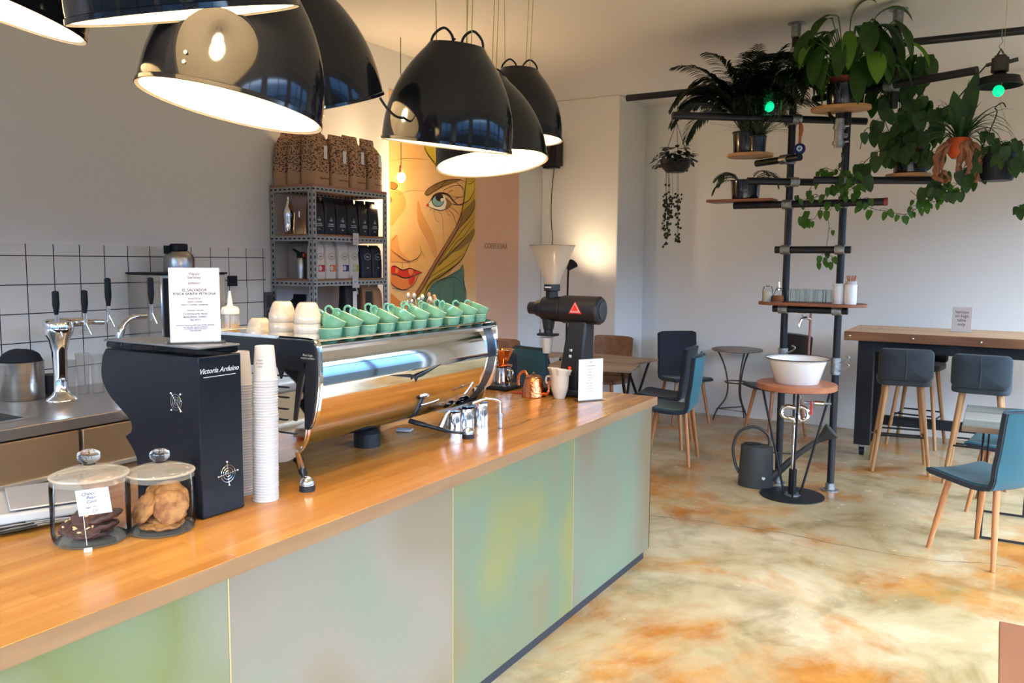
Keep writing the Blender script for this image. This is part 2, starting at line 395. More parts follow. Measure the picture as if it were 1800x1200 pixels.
lb(B(), CX0, CX1+.020, CY1+.0215, CY1+.025, ZT-.0455, ZT-.0008).build('worktop_edge', MC['pale_oak_edge'], bar)
lb(B(), CX0+.05, CX1-.012, CY0+.02, CY1-.012, .05, ZT-.05).build('carcass', mat('dark_carcass', (.05, .045, .04), .7), bar)
ys = [-.62, .383, 1.378, 2.384, 3.366, CY1]
for i in range(5):
    o = lb(B(), CX1-.010, CX1, ys[i]+.0015, ys[i+1]-.0015, .055, ZT-.047).build('front_panel', panel_mat(i), bar, bevel=.001)
strip = mat('brass_joint_strip', (.55, .42, .2), .35, .6)
for y in ys[1:-1]: lb(B(), CX1-.011, CX1+.0015, y-.0022, y+.0022, .055, ZT-.05).build('joint_strip', strip, bar)
lb(B(), CX0+.04, CX1, CY1-.01, CY1, .055, ZT-.047).build('end_panel', panel_mat(4), bar)
lb(B(), CX0+.1, CX1-.018, CY0, CY1-.04, 0, .056).build('plinth', mat('plinth_dark', (.02, .022, .03), .5), bar)
# ------------------------------------------------------------------ big enamel pendant lamps over the bar
LIN = mat('white_enamel_inside', (.92, .84, .68), .35)
CORD = mat('black_rubber_cord', (.015, .015, .018), .5)
STRG = mat('yellow_string', (.55, .52, .12), .6)
RH = Vector((cos(YAW), sin(YAW), 0)); FH = Vector((-sin(YAW), cos(YAW), 0))
def dome(D, t=0):
    H = .735*D; a = []
    for i in range(19):
        u = i/18
        r = D/2*(1-.0*u)*(1-u**2.35*.60) if u < 1 else D/2*.42
        a.append((max(r-t, .001), H*u-(t if u > .97 else 0)))
    return a
def pendant(label, px, py, wpx, roll, pitch, D=.45, power=3.0, anchors=(), cord=1, bracket=False):
    c = aD(px, py, F*D/wpx)
    ax = (Vector((0, 0, 1)) + RH*math.tan(R(roll)) + FH*math.tan(R(pitch))).normalized()
    m = basis(ax, RH)
    t = thing('pendant_lamp', label, 'lamp', c, 0, 'large black enamel pendant lamps over the bar')
    out = dome(D); inn = dome(D, .006)
    b = B().lathe(out + [(.001, .735*D+.001)], 56, (0, 0, 0), m)
    b.lathe([(D/2, 0), (D/2+.004, -.003), (D/2+.003, .006), (D/2, .008)], 56, (0, 0, 0), m)
    b.build('lamp_shade', GLOSSB, t)
    b = B().lathe([(D/2+.002, -.004), (D/2-.005, 0)] + inn + [(.001, .735*D-.006)], 56, (0, 0, 0), m)
    b.build('shade_lining', LIN, t)
    for k in range(3):
        for dz in (.035, .055):
            b = B(); a = R(20+120*k); p = m@Vector((cos(a)*D*.497, sin(a)*D*.497, dz)); q = m@Vector((cos(a)*(D*.497+.003), sin(a)*(D*.497+.003), dz)); b.cyl(p, q, .004, n=10)
            b.build('rivet', CHROME, t)
    B().cyl(m@Vector((0, 0, .735*D-.09)), m@Vector((0, 0, .735*D-.005)), .03, n=20).build('lamp_socket', WHITEC, t)
    B().ball(m@Vector((0, 0, .735*D-.13)), .042, 16).build('light_bulb', mat('lit_lamp_bulb', (1, .9, .7), .4, emit=(1, .86, .62), es=20), t)
    l = bpy.data.lights.new('lamp_glow', 'POINT'); l.energy = power; l.color = (1, .74, .46); l.shadow_soft_size = .05
    lo = bpy.data.objects.new('lamp_glow', l); S.collection.objects.link(lo); lo.parent = t; lo.location = m@Vector((0, 0, .10))
    # two cable loops on top
    tp = .735*D
    for sgn in (-1, 1):
        b = B(); pts = [m@Vector((sgn*.012, 0, tp-.01)), m@Vector((sgn*.02, 0, tp+.03)), m@Vector((sgn*.05, 0, tp+.052)), m@Vector((sgn*.082, 0, tp+.025)), m@Vector((sgn*.09, 0, tp-.015))]
        b.tube(catmull(pts, 6), .0045, 8)
        b.build('cable_loop', CORD, t)
    for dx, dy, (ux, uy) in anchors:
        b = B()
        p = m@Vector((dx, dy, tp)); top = Vector((p.x+ux, p.y+uy, HC-c.z))
        b.tube([p, top], .0016, 6)
        b.build('hanging_string', STRG, t)
    return t
A3 = ((-.07, .0, (-.03, .02)), (.03, .03, (.02, .03)), (.05, -.03, (.05, -.02)))
pendant('huge black pendant lamp cut off at top left corner of the photo', -34, 2, 340, 17, 3, D=.43, anchors=A3)
pendant('black pendant lamp at top edge hanging nearest above the cookie jars', 328, 25, 385, -6, -15, D=.42, anchors=A3)
pendant('pendant lamp with brown gold reflection on its glossy shade', 407, 187, 312, 10.5, 4, D=.42, anchors=A3)
pendant('black pendant lamp behind the gold reflecting one, opening turned away', 537, 186, 276, -9, -16, D=.50, anchors=A3)
pendant('black pendant lamp with two rivets in front of the other right cluster lamps', 786, 256, 229, 6.3, -5.5, anchors=A3)
pendant('black pendant lamp behind and below, bright opening facing the camera', 865, 287, 196, -6, 6.5, D=.47, anchors=A3)
pendant('farthest black pendant lamp of the right cluster beside the speaker', 908, 244, 160, 2, 1, anchors=A3)
# ------------------------------------------------------------------ world-coordinate builder under a thing's Empty
def wb(b, name, mat_, t, **k):
    o = b.build(name, mat_, t, **k)
    return o
class WB(B):     # vertices are given in room coordinates and re-based on the thing's Empty when built
    def build(s, name, mat, parent=None, root=None, **k):
        r = root or parent
        if r is not None:
            while r.parent is not None: r = r.parent
            inv = (Matrix.Translation(r.location) @ Matrix.Rotation(r.rotation_euler.z, 4, 'Z')).inverted()
            s.bm.transform(inv)
        return B.build(s, name, mat, parent, **k)
def wtext(st, size, mat, parent, p0, right, up, **k):   # centred at p0 in room coordinates, on a plane spanned by right/up
    r = parent
    while r.parent is not None: r = r.parent
    right = Vector(right).normalized(); up = Vector(up); up = (up-right*up.dot(right)).normalized(); n = right.cross(up)
    return text(st, size, mat, parent, Vector(p0)-r.location+n*.0006, Matrix((right, up, n)).transposed(), **k)
# ------------------------------------------------------------------ espresso machine
EM = thing('espresso_machine', 'long chrome espresso machine on the bar with cups on top', 'espresso machine', (-2.25, 2.55, ZT))
def cm2(P, n=6): return [(q.x, q.y) for q in catmull([(a, b, 0) for a, b in P], n)]
prof = cm2([(-1.972, 1.400), (-1.955, 1.355), (-1.946, 1.31), (-1.943, 1.272)], 4) + cm2([(-1.9435, 1.269), (-1.968, 1.185), (-2.018, 1.105), (-2.09, 1.045), (-2.19, 1.012), (-2.30, 1.005)], 6)
prof += [(-2.44, 1.02), (-2.52, 1.10), (-2.55, 1.25), (-2.54, 1.400)]
MIR = mat('mirror_polished_panel', (.80, .80, .80), .045, 1)
WB().prism(prof, lambda u, v, t: (u, 2.0+1.09*t, v)).build('body_panel', MIR, EM, ang=.5)
WB().tube([(-1.9455, 2.0, 1.2705), (-1.9455, 3.09, 1.2705)], .0022, 6).build('panel_seam', CHROME, EM)
# top tray with a slim chrome rail
WB().bb(-2.54, -1.945, 2.0, 3.09, 1.400, 1.410).build('cup_tray', BRUSH, EM, bevel=.002)
rl = rrect(.60, 1.10, .03)
WB().tube([(-2.243+u, 2.545+v, 1.428) for u, v in rl], .0045, 8, closed=True).build('tray_rail', CHROME, EM)
def plate_outline(g=0):
    a = cm2([(-1.975+0, 1.434+g), (-1.935+g, 1.425), (-1.925+g, 1.37), (-1.925+g, 1.27), (-1.945+g, 1.17), (-1.965+g, 1.135)], 5)
    a += cm2([(-1.985+g, 1.125), (-1.995+g, 1.085), (-2.04+g*.5, 1.03-g), (-2.12, .998-g), (-2.30, .992-g), (-2.45, 1.01-g), (-2.545-g, 1.10), (-2.575-g, 1.25), (-2.56-g, 1.40), (-2.53, 1.434+g)], 5)
    return a
for y0, y1, nm in ((1.988, 2.0, 'a'), (3.09, 3.102, 'b')):
    WB().prism(plate_outline(.003), lambda u, v, t: (u, y0+(y1-y0)*t, v)).build('end_plate', CHROME, EM, ang=.4)
    WB().prism(plate_outline(-.004), lambda u, v, t: (u, (y0-.003 if nm == 'a' else y1)+.003*t, v)).build('end_plate_face', MIR, EM, ang=.4)
yf = 1.9835
BLK = mat('satin_black_trim', (.010, .012, .018), .30)
fo = [(-2.55, 1.425)] + cm2([(-1.985, 1.428), (-1.942, 1.42), (-1.934, 1.37), (-1.934, 1.27), (-1.953, 1.175), (-1.972, 1.128)], 5) + cm2([(-1.99, 1.13), (-1.988, 1.22), (-1.985, 1.30), (-1.989, 1.352)], 4) + [(-2.55, 1.352)]
WB().prism(fo, lambda u, v, t: (u, yf-.003+.005*t, v)).build('black_side_frame', BLK, EM, smooth=False)
WB().prism([(-2.45, 1.352), (-1.982, 1.353), (-1.983, 1.338), (-2.02, 1.20), (-2.031, 1.151), (-2.043, 1.153), (-2.018, 1.322), (-2.085, 1.328), (-2.10, 1.29), (-2.113, 1.328), (-2.45, 1.33)], lambda u, v, t: (u, yf-.003+.005*t, v)).build('black_side_emblem', BLK, EM, smooth=False)
for z, x1 in ((1.302, -2.066), (1.263, -2.066), (1.228, -2.066), (1.188, -2.07), (1.150, -2.075), (1.106, -2.035)):
    WB().tube([(-2.30, yf-.001, z-.004), (x1, yf-.001, z)], .0028, 6).build('side_slat', BLK, EM)
wtext('Black Eagle\nvictoria arduino', .010, mat('silver_print', (.75, .76, .78), .3, .6), EM, (-1.957-.012, yf-.0035, 1.375), (1, 0, 0), (0, 0, 1), ext=.0002)
WB().prism([(aX(x, y, -1.942).y, aX(x, y, -1.942).z) for x, y in ((686, 660), (726, 659), (731, 661), (738, 657), (776, 639), (742, 661), (734, 664), (731, 671), (728, 664), (716, 663))], lambda u, v, t: (-1.9395-.004*t, u, v)).build('wing_emblem', BLK, EM, smooth=False)
tq = [(a+.0012, b) for a, b in prof[:len(prof)-4]]; te = [(a-.004, b+.002) for a, b in reversed(tq)]
WB().prism(tq+te, lambda u, v, t: (u, 3.058+.032*t, v)).build('end_trim', BLK, EM, smooth=False)
for fx, sx in ((-1.939, 1), (-2.47, -1)):
    for fy, sy in ((1.937, -1), (2.893+.02, 1)):
        if sx > 0 and sy > 0: fy = 2.893
        k = -1 if sy > 0 else 1
        l = WB().tube(catmull([(fx-sx*.21, fy+k*.14, 1.012), (fx-sx*.14, fy+k*.105, .992), (fx-sx*.065, fy+k*.05, .966), (fx-sx*.012, fy+k*.008, .958)], 7), [.020]*7+[.015]*7+[.011]*8, 12, flat=.5).build('machine_leg', BLK, EM)
        if sx > 0: WB().tube([(fx-.095, fy+k*.07, .985), (fx-.085, fy+k*.045, 1.035), (fx-.075, fy+k*.03, 1.052)], [.012, .009, .006], 10).build('leg_bracket', STEEL, EM)
        WB().lathe([(.001, ZT), (.026, ZT), (.026, ZT+.020), (.001, ZT+.021)], 24, (fx, fy, 0)).build('rubber_foot', mat('black_rubber', (.012, .012, .014), .6), l)
        WB().lathe([(.025, 0), (.0245, .010), (.018, .022), (.008, .028), (.0005, .029)], 24, (fx, fy, ZT+.0205)).build('foot_dome', CHROME, l)
WB().lathe([(.001, ZT), (.055, ZT), (.055, ZT+.055), (.04, ZT+.07), (.001, ZT+.07)], 32, (-2.21, 2.55, 0)).build('drain_cup', BLACK, EM)
WB().tube(catmull([(-2.02, 3.05, 1.055), (-1.975, 3.09, 1.075), (-1.942, 3.145, 1.06), (-1.937, 3.152, 1.02), (-1.937, 3.152, .94)], 8), .0075, 12).build('water_spout', CHROME, EM)
WB().cyl((-1.937, 3.152, .937), (-1.937, 3.152, .99), .011).cyl((-1.937, 3.152, .985), (-1.937, 3.152, 1.003), .0145).build('spout_collar', BRUSH, EM)

# milk pitchers and a steel tray under the right end
for i, (x, y, h) in enumerate(((-2.085, 2.99, .085), (-2.075, 3.075, .09), (-2.05, 3.165, .105))):
    t = thing('milk_pitcher', ['leftmost small steel pitcher under the right end of the espresso machine', 'middle small steel pitcher under the right end of the espresso machine', 'tallest steel pitcher beside the bent chrome water spout'][i], 'pitcher', (x, y, ZT), 0, 'steel pitchers by the machine')
    r = .038
    B().lathe([(.001, 0), (r, 0), (r*1.02, .01), (r*.98, h*.6), (r*.9, h*.85), (r*.94, h), (r*.91, h), (r*.87, h*.85), (r*.94, h*.6), (r*.95, .012), (.001, .008)], 28).build('pitcher_body', STEEL, t)
    B().tube(catmull([(-.01, r*.93, h*.85), (-.012, r*.93+.03, h*.8), (-.012, r*.93+.03, h*.4), (-.01, r*.93, h*.25)], 6), .0035, 8).build('handle', STEEL, t)
o = B().tube([(-.05, -.02, .0), (.05, -.03, 0), (.055, .02, 0), (-.045, .03, 0)], .004, 6, closed=True).build('folded_cloth', PAPER)
bpy.data.objects.remove(o)
b = B().box((0, 0, .006), (.07, .05, .010), R(20)); o = b.build('folded_napkin', PAPER, bevel=.004); place(o, (-2.26, 2.86, ZT)); tag(o, 'folded white napkin lying under the espresso machine', 'napkin')
# ------------------------------------------------------------------ green cups on the machine
def celadon(name, c1, c2):
    m = mat(name, c1, .12, coat=.4, noise=(2.5, c2, 2, .3, .7)); return m
CEL = celadon('celadon_glaze', (.095, .30, .215), (.15, .37, .215)); CRIM = mat('cream_cup_rim', (.50, .58, .36), .15, coat=.3)
def cup_prof(r=.043, h=.052):
    return [(.001, 0), (.022, 0), (.024, .003), (.034, .012), (r*.93, .026), (r, h-.002)], [(r, h-.002), (r-.001, h), (r-.003, h-.001)], [(r-.003, h-.001), (r*.93-.004, .026), (.030, .013), (.001, .006)]
def make_cup(label, loc):
    t = thing('green_cup', label, 'cup', loc, 0, 'green cups on the espresso machine')
    a, b_, c_ = cup_prof()
    B().lathe(a, 32).build('cup_body', CEL, t); B().lathe(b_ + c_, 32).build('cup_lining', CRIM, t)
    B().tube(catmull([(-.036, 0, .042), (-.060, 0, .050), (-.069, 0, .036), (-.056, 0, .019), (-.036, 0, .018)], 6), .0032, 8, flat=1.4).build('cup_handle', CEL, t)
    return t
fy_ = [2.115, 2.205, 2.300, 2.405, 2.505, 2.605, 2.715, 2.835, 2.950, 3.045]
ordn = ['first', 'second', 'third', 'fourth', 'fifth', 'sixth', 'seventh', 'eighth', 'ninth', 'tenth']
proto = None
for row, (x0, yy, lab, dz) in enumerate(((-1.995, fy_, 'front row', 0), (-2.10, [2.16, 2.27, 2.38, 2.49, 2.61, 2.72, 2.83, 2.95], 'back row', 0))):
    for i, y in enumerate(yy):
        for lev in (0, 1):
            lb_ = ('%s from the left of the tilted green cups in the %s on the machine' if lev else '%s from the left of the upright green cups under the tilted ones, %s') % (ordn[i], lab)
            if proto is None: proto = make_cup(lb_, (0, 0, 0)); c = proto
            else: c = dup(proto, label=lb_)
            if lev == 0:
                c.location = (x0, y, 1.4105); c.rotation_euler = (0, 0, R(rnd.uniform(-115, -70)-180) if row else R(rnd.uniform(100, 140)+180))
            else:
                an = R(27+rnd.uniform(-4, 4)); la = R(52+rnd.uniform(-8, 8)); ax_ = Vector((-sin(la), cos(la), 0))
                q = Quaternion(ax_, an) @ Quaternion((0, 0, 1), R(48+rnd.uniform(-16, 16)))
                c.rotation_mode = 'QUATERNION'; c.rotation_quaternion = q
                c.location = (x0-.004, y-.002, 1.4105+.042)
# second-hand row of white mugs upside down at the left end
def make_mug(label, loc, r=.047, h=.072):
    t = thing('white_cup', label, 'cup', loc, 0, 'white cups upside down on the espresso machine')
    B().lathe([(r-.003, 0), (r, 0), (r+.0005, .004), (r, .030), (r-.0035, .034), (r-.006, .046), (.034, h-.008), (.027, h-.001), (.025, h), (.001, h-.001)], 36).build('cup_body', WHITEC, t)
    B().lathe([(r-.003, 0), (r-.005, .03), (.03, h-.008), (.001, h-.006)], 36).build('cup_lining', WHITEC, t)
    return t
mp = None
for i, (px, n, nm) in enumerate(((497, 3, 'middle'), (541, 3, 'right'), (456, 1, 'left'))):
    p = aY(px, 585, 2.07 if i < 2 else 2.11)
    for k_ in range(n):
        pos = 'topmost' if k_ == n-1 else ['lowest', 'second'][k_]
        lb_ = '%s upside-down white cup of the %s stack on the machine' % (pos, nm) if n > 1 else 'single upside-down white cup behind the paper cup stack'
        z = 1.4105+.034*k_
        if mp is None: mp = make_mug(lb_, (0, 0, 0)); c = mp
        else: c = dup(mp, label=lb_)
        c.location = (p.x, p.y, z)
# ------------------------------------------------------------------ nested paper cups
def paper_cup(label, loc, r0=.0375, r1=.029, h=.108, name='paper_cup', grp=None, up=False):
    t = thing(name, label, 'paper cup', loc, 0, grp)
    pr = [(r0+.0022, 0), (r0+.0028, .0015), (r0+.0022, .0035), (r0, .0042), (r1, h), (r1-.001, h), (r1-.0015, h-.006), (.001, h-.006)]
    pi_ = [(.001, h-.0065), (r1-.002, h-.0065), (r0-.0012, .004), (r0-.0005, 0), (r0+.0022, 0)]
    b = B().lathe(pr+pi_, 28)
    if up: b.bm.transform(Matrix.Translation((0, 0, h)) @ Matrix.Scale(-1, 4, (0, 0, 1)))
    b.build('cup_wall', PCUP, t)
    return t
pc = None
for (x, y, n, grp, top) in ((-1.978, 1.795, 46, 'paper cups in the front stack', 'topmost upside-down paper cup of the tall front stack beside the black grinder'),
                            (-2.095, 1.80, 43, 'paper cups in the rear stack', 'topmost paper cup of the stack half hidden behind the front stack')):
    for k_ in range(n):
        lb_ = top if k_ == n-1 else ('white paper cup nested in the tall stack in front of the espresso machine' if n == 46 else 'white paper cup nested in the stack behind the front stack')
        loc = (x+rnd.uniform(-.0006, .0006)+.00016*k_, y+rnd.uniform(-.0006, .0006), ZT+.0003+.00855*k_)
        if pc is None: pc = paper_cup(lb_, loc, grp=grp); c = pc
        else: c = dup(pc, loc, rnd.uniform(0, 6), lb_, grp)
        if k_ == n-1 and n == 46:
            c2 = c.children[0]; m_ = INKG
            for q_, (s_, dz) in enumerate((('happy', .066), ('baristas', .056), ('coffee', .046))):
                lt = text(s_, .008, m_, c, (0, 0, 0), Matrix.Identity(3), ext=.0001)
                a_ = R(-70); rr = .0345-.0001*0
                c.rotation_euler = (0, 0, 0)
                nrm = Vector((cos(a_), sin(a_), 0)); rg = Vector((-sin(a_), cos(a_), 0))
                lt.matrix_local = Matrix.Translation(nrm*(.0372-.08*(dz-.004)*1.0+.0004)+Vector((0, 0, dz))) @ Matrix((rg, Vector((0, 0, 1)), nrm)).transposed().to_4x4()
# ------------------------------------------------------------------ tall black grinder with chrome emblems
MG = thing('coffee_grinder', 'tall black coffee grinder with curved back beside the paper cups', 'coffee grinder', (-2.15, 1.622, ZT))
GB = mat('satin_black_lacquer', (.005, .007, .012), .25, spec=.28)
go = [(-1.968, ZT+.002), (-1.968, 1.415), (-2.405, 1.415), (-2.425, 1.39)] + cm2([(-2.435, 1.345), (-2.43, 1.31), (-2.395, 1.265), (-2.335, 1.225), (-2.295, 1.195), (-2.292, 1.165), (-2.325, 1.145)], 5) + [(-2.285, 1.105), (-2.27, 1.08), (-2.27, ZT+.002)]
WB().prism(go, lambda u, v, t: (u, 1.545+.155*t, v)).build('grinder_body', GB, MG, bevel=.014, seg=4)
WB().bb(-2.41, -1.972, 1.549, 1.696, 1.417, 1.4365).build('clear_hopper_rim', thin_glass('smoked_glass', (.35, .37, .42), 1.2), MG, bevel=.006)
WB().bb(-2.415, -1.968, 1.546, 1.699, 1.437, 1.4435).build('hopper_lid', mat('grey_translucent_lid', (.10, .11, .13), .25), MG, bevel=.003)
def emblem(t, c, rt, up, r, spokes, nm='chrome_emblem'):
    rt, up = Vector(rt), Vector(up); n_ = rt.cross(up); b = WB()
    for q in (1, .68, .36): b.tube([Vector(c)+n_*.001+(rt*cos(2*pi*k/28)+up*sin(2*pi*k/28))*r*q*.72 for k in range(28)], .0007, 5, closed=True)
    for a in spokes:
        d = rt*cos(R(a))+up*sin(R(a)); b.tube([Vector(c)+n_*.001-d*r*.98, Vector(c)+n_*.001+d*r*.98], .0009, 5)
        for sg in (-1, 1): b.ball(Vector(c)+n_*.001+d*r*sg, .0034, 8)
    o = b.build(nm, CHROME, t)
emblem(MG, (-2.07, 1.545, 1.276), (1, 0, 0), (0, 0, 1), .033, (50, 130))
emblem(MG, (-1.968, 1.640, 1.055), (0, 1, 0), (0, 0, 1), .036, (5, 95))
wtext('Victoria Arduino', .021, MC['silver_print'], MG, (-1.968, 1.618, 1.372), (0, 1, 0), (0, 0, 1), shear=.35, ext=.0003, bold=.0003)
WB().bb(-1.9682, -1.9675, 1.562, 1.678, 1.3535, 1.3555).build('logo_underline', MC['silver_print'], MG, smooth=False)
WB().cyl((-2.30, 1.60, 1.165), (-2.335, 1.60, 1.160), .008).ball((-2.335, 1.60, 1.160), .013, 12).build('grinder_knob', CHROME, MG)
# ------------------------------------------------------------------ table menu holders
def menu(label, p0, p1, h, lines, name='menu_stand', foot=.06, tilt=0, paper=PAPER):
    p0, p1 = Vector(p0), Vector(p1); c = (p0+p1)/2; w = (p1-p0).length; rt = (p1-p0).normalized(); rz = atan2(rt.y, rt.x)
    t = thing(name, label, 'menu card', c, rz)
    B().box((0, 0, .0025), (w*1.18, foot, .004)).build('acrylic_foot', thin_glass('acrylic', (.93, .95, .96), 1.3), t)
    up = Vector((0, sin(R(tilt)), cos(R(tilt)))); m = Matrix(((1, 0, 0), (0, up.z, -0), (0, 0, 1))).to_3x3()
    b = B().box((0, .0, h/2+.004), (w, .0022, h)); b.build('menu_sheet', paper, t, smooth=False)
    for s_, z, sz, mt in lines:
        text(s_, sz, mt, t, (0, -.0016, .004+z*h), Matrix(((1, 0, 0), (0, 0, -1), (0, 1, 0))), ext=.0001, spacing=1.05, bold=.00012)
    return t
menu('white printed menu card standing on the tall black grinder', (-2.128, 1.575, 1.4437), (-2.043, 1.690, 1.4437), .222,
     [('Happy\nbaristas', .895, .011, INKG), ('ESPRESSO', .79, .0075, INKG), ('EL SALVADOR', .70, .0105, INK), ('FINCA SANTA PETRONA', .65, .0105, INK),
      ('ROASTED BY', .585, .006, INKG), ('HAPPY COFFEE', .54, .006, INKG), ('DIRECT COFFEE, DENMARK', .50, .006, INKG), ('TASTING NOTES', .425, .006, INKG),
      ('CHOCOLATE, PEAR', .375, .0075, INKG), ('MARZIPAN, SWEET', .335, .0075, INKG), ('VELVETY', .295, .0075, INKG),
      ('sweet and round cup with notes of milk chocolate', .225, .0050, INKG), ('and ripe pear, grown at altitude', .20, .0050, INKG), ('and washed, rested and dried', .175, .0050, INKG), ('best with milk', .15, .0050, INKG)])
menu('white printed menu card standing at the far end of the bar', (-1.955, 3.995, ZT), (-1.872, 4.128, ZT), .225,
     [('HB', .93, .010, INKG), ('COFFEE MENU', .83, .009, INKG)] + [('%s   %s' % (a, b), .75-.068*i, .0068, INKG) for i, (a, b) in enumerate((('espresso', '2,0'), ('macchiato', '2,3'), ('cappuccino', '2,8'), ('flat white', '3,0'), ('latte', '3,3'), ('filter coffee', '3,5'), ('aeropress', '4,0'), ('cold brew', '4,0'), ('hot chocolate', '3,5'), ('tea', '3,0')))], paper=mat('bright_paper', (.80, .80, .86), .6))
# ------------------------------------------------------------------ cookie jars
JG = thin_glass('jar_glass', (.985, .99, .985), 1.0); 
def jar(label, x, y, r, h):
    t = thing('cookie_jar', label, 'jar', (x, y, ZT))
    B().lathe([(.001, .004), (r*.9, .004), (r*.97, .012), (r, .03), (r, h*.86), (r*.985, h*.92), (r*.86, h*.97), (r*.86, h)], 56).build('jar_body', JG, t)
    B().lathe([(.001, 0), (r*.9, 0), (r*.95, .003), (r*.9, .006), (.001, .008)], 48).build('jar_base', milky('jar_base_glass', (.42, .38, .30), .35), t)
    B().lathe([(r*.985, h*.91), (r*.9, h*.965), (r*.93, h*.99), (r*.86, h*1.0)], 56).build('jar_neck', milky('glass_neck_lamp_sheen', (.80, .74, .60), .30), t); B().tube([(r*.975*cos(2*pi*k/40), r*.975*sin(2*pi*k/40), h*1.005) for k in range(40)], r*.035, 8, closed=True).build('lid_rim', milky('glass_rim_lamp_sheen', (.80, .74, .60), .38), t); mat('thick_clear_glass', (1, 1, 1), .03, trans=1, ior=1.45)  # milky yellow tint of neck and rim stands in for lamp reflections
    l = B().lathe([(.001, h*1.17), (r*.18, h*1.165), (r*.5, h*1.12), (r*.80, h*1.07), (r*.97, h*1.02), (r*.985, h*1.0), (r*.90, h*1.005), (r*.80, h*1.03), (r*.5, h*1.09), (.001, h*1.13)], 56).build('jar_lid', milky('glass_lid_lamp_sheen', (.80, .74, .60), .24), t)  # lid tinted the same way, lamp sheen painted into clear glass
    B().lathe([(.001, h*1.155), (r*.16, h*1.16), (r*.13, h*1.18), (r*.20, h*1.20), (r*.28, h*1.24), (r*.30, h*1.29), (r*.27, h*1.345), (r*.16, h*1.385), (.001, h*1.395)], 32).build('lid_knob', MC['thick_clear_glass'], l)
    return t
J1 = (-2.095, 1.285, .099, .178); J2 = (-2.005, 1.437, .092, .166)
j1 = jar('glass jar of dark chocolate cookies with handwritten white label', *J1)
j2 = jar('glass jar of golden oat cookies without label', *J2)
DC = mat('dark_chocolate_cookie', (.045, .016, .010), .55, noise=(45, (.10, .04, .022), 4, .35, .7), bump=(120, .9, .004))
OC = mat('oat_cookie', (.22, .070, .014), .65, noise=(42, (.42, .18, .045), 5, .38, .62), bump=(95, 1.0, .006))
def cookie(label, loc, r, th, tilt, az, m, grp, nuts=0):
    b = B(); rr = random.Random(hash(label) % 999)
    ph = [rr.uniform(0, 6) for _ in range(4)]
    n = 36; prof_ = [(.001, -th*.5), (.8, -th*.5), (.97, -th*.2), (1, 0), (.95, th*.3), (.75, th*.5), (.4, th*.6), (.001, th*.62)]
    rings = []
    for q, z in prof_:
        rings.append([b.bm.verts.new((q*r*(1+.045*sin(3*a+ph[0])+.03*sin(7*a+ph[1]))*cos(a), q*r*(1+.045*sin(3*a+ph[0])+.03*sin(7*a+ph[1]))*sin(a), z+q*.0016*sin(9*a+ph[2]))) for a in [2*pi*k/n for k in range(n)]])
    for A, C in zip(rings, rings[1:]):
        for k in range(n): b.bm.faces.new((A[k], A[(k+1) % n], C[(k+1) % n], C[k]))
    b.bm.faces.new(rings[0]); b.bm.faces.new(rings[-1])
    t = thing('cookie', label, 'cookie', loc, 0, grp)
    o = b.build('cookie_disc', m, t)
    if nuts:
        for k in range(nuts):
            a, q = rr.uniform(0, 6.28), rr.uniform(.15, .75)*r
            B().ball((q*cos(a), q*sin(a), th*.56), .005, 8, (1.3, .7, .5), Matrix.Rotation(rr.uniform(0, 3), 3, 'Z')).build('peanut', mat('peanut', (.62, .36, .16), .5), t)
    t.rotation_euler = (R(tilt), 0, R(az)); return t
k = 0
for x, y, z, tl, az in ((0, 0, .020, 0, 0), (-.02, .03, .036, 10, 200), (.028, .012, .036, -14, 100), (-.03, -.028, .038, 16, 10), (.02, -.03, .040, 22, 30), (-.005, .0, .062, 24, 35), (.036, .02, .062, -20, 120)):
    r_ = .052 if k else .06
    cookie(['bottom dark cookie in the labelled jar', 'dark cookie at the back of the labelled jar', 'dark cookie at the right of the labelled jar', 'dark cookie at the left of the labelled jar', 'dark cookie with nuts against the jar front below the label', 'topmost dark cookie with nuts in the labelled jar', 'dark cookie leaning right on top in the labelled jar'][k],
           (J1[0]+x*.9, J1[1]+y*.9, ZT+z), r_*.9, .018, tl, az, DC, 'dark cookies in the left jar', 5 if k > 2 else 0); k += 1
dirc = Vector((J2[0], J2[1], 0)).normalized()     # from camera towards the jar
azc = math.degrees(atan2(dirc.y, dirc.x))-90
for i, (lb_, dx, dy, z, r_, tl, az) in enumerate((('flat oat cookie at the bottom of the right jar', 0, -.01, .019, .062, 0, 0), ('second oat cookie lying near the bottom of the right jar', .01, .012, .034, .055, 6, 60),
        ('large round oat cookie facing the front of the right jar', .022, -.030, .070, .049, 68, azc-8), ('oat cookie leaning at the left inside the right jar', -.045, -.004, .066, .046, 58, azc-62),
        ('oat cookie leaning behind the large one in the right jar', .028, .024, .086, .048, 52, azc+15), ('oat cookie on top at the back of the right jar', -.004, .036, .092, .042, 30, azc-10))):
    rt_ = Vector((-dirc.y, dirc.x, 0))*-1; p = Vector((J2[0], J2[1], ZT+z)) + rt_*dx + dirc*dy
    cookie(lb_, p, r_, .015, tl, az, OC, 'oat cookies in the right jar')
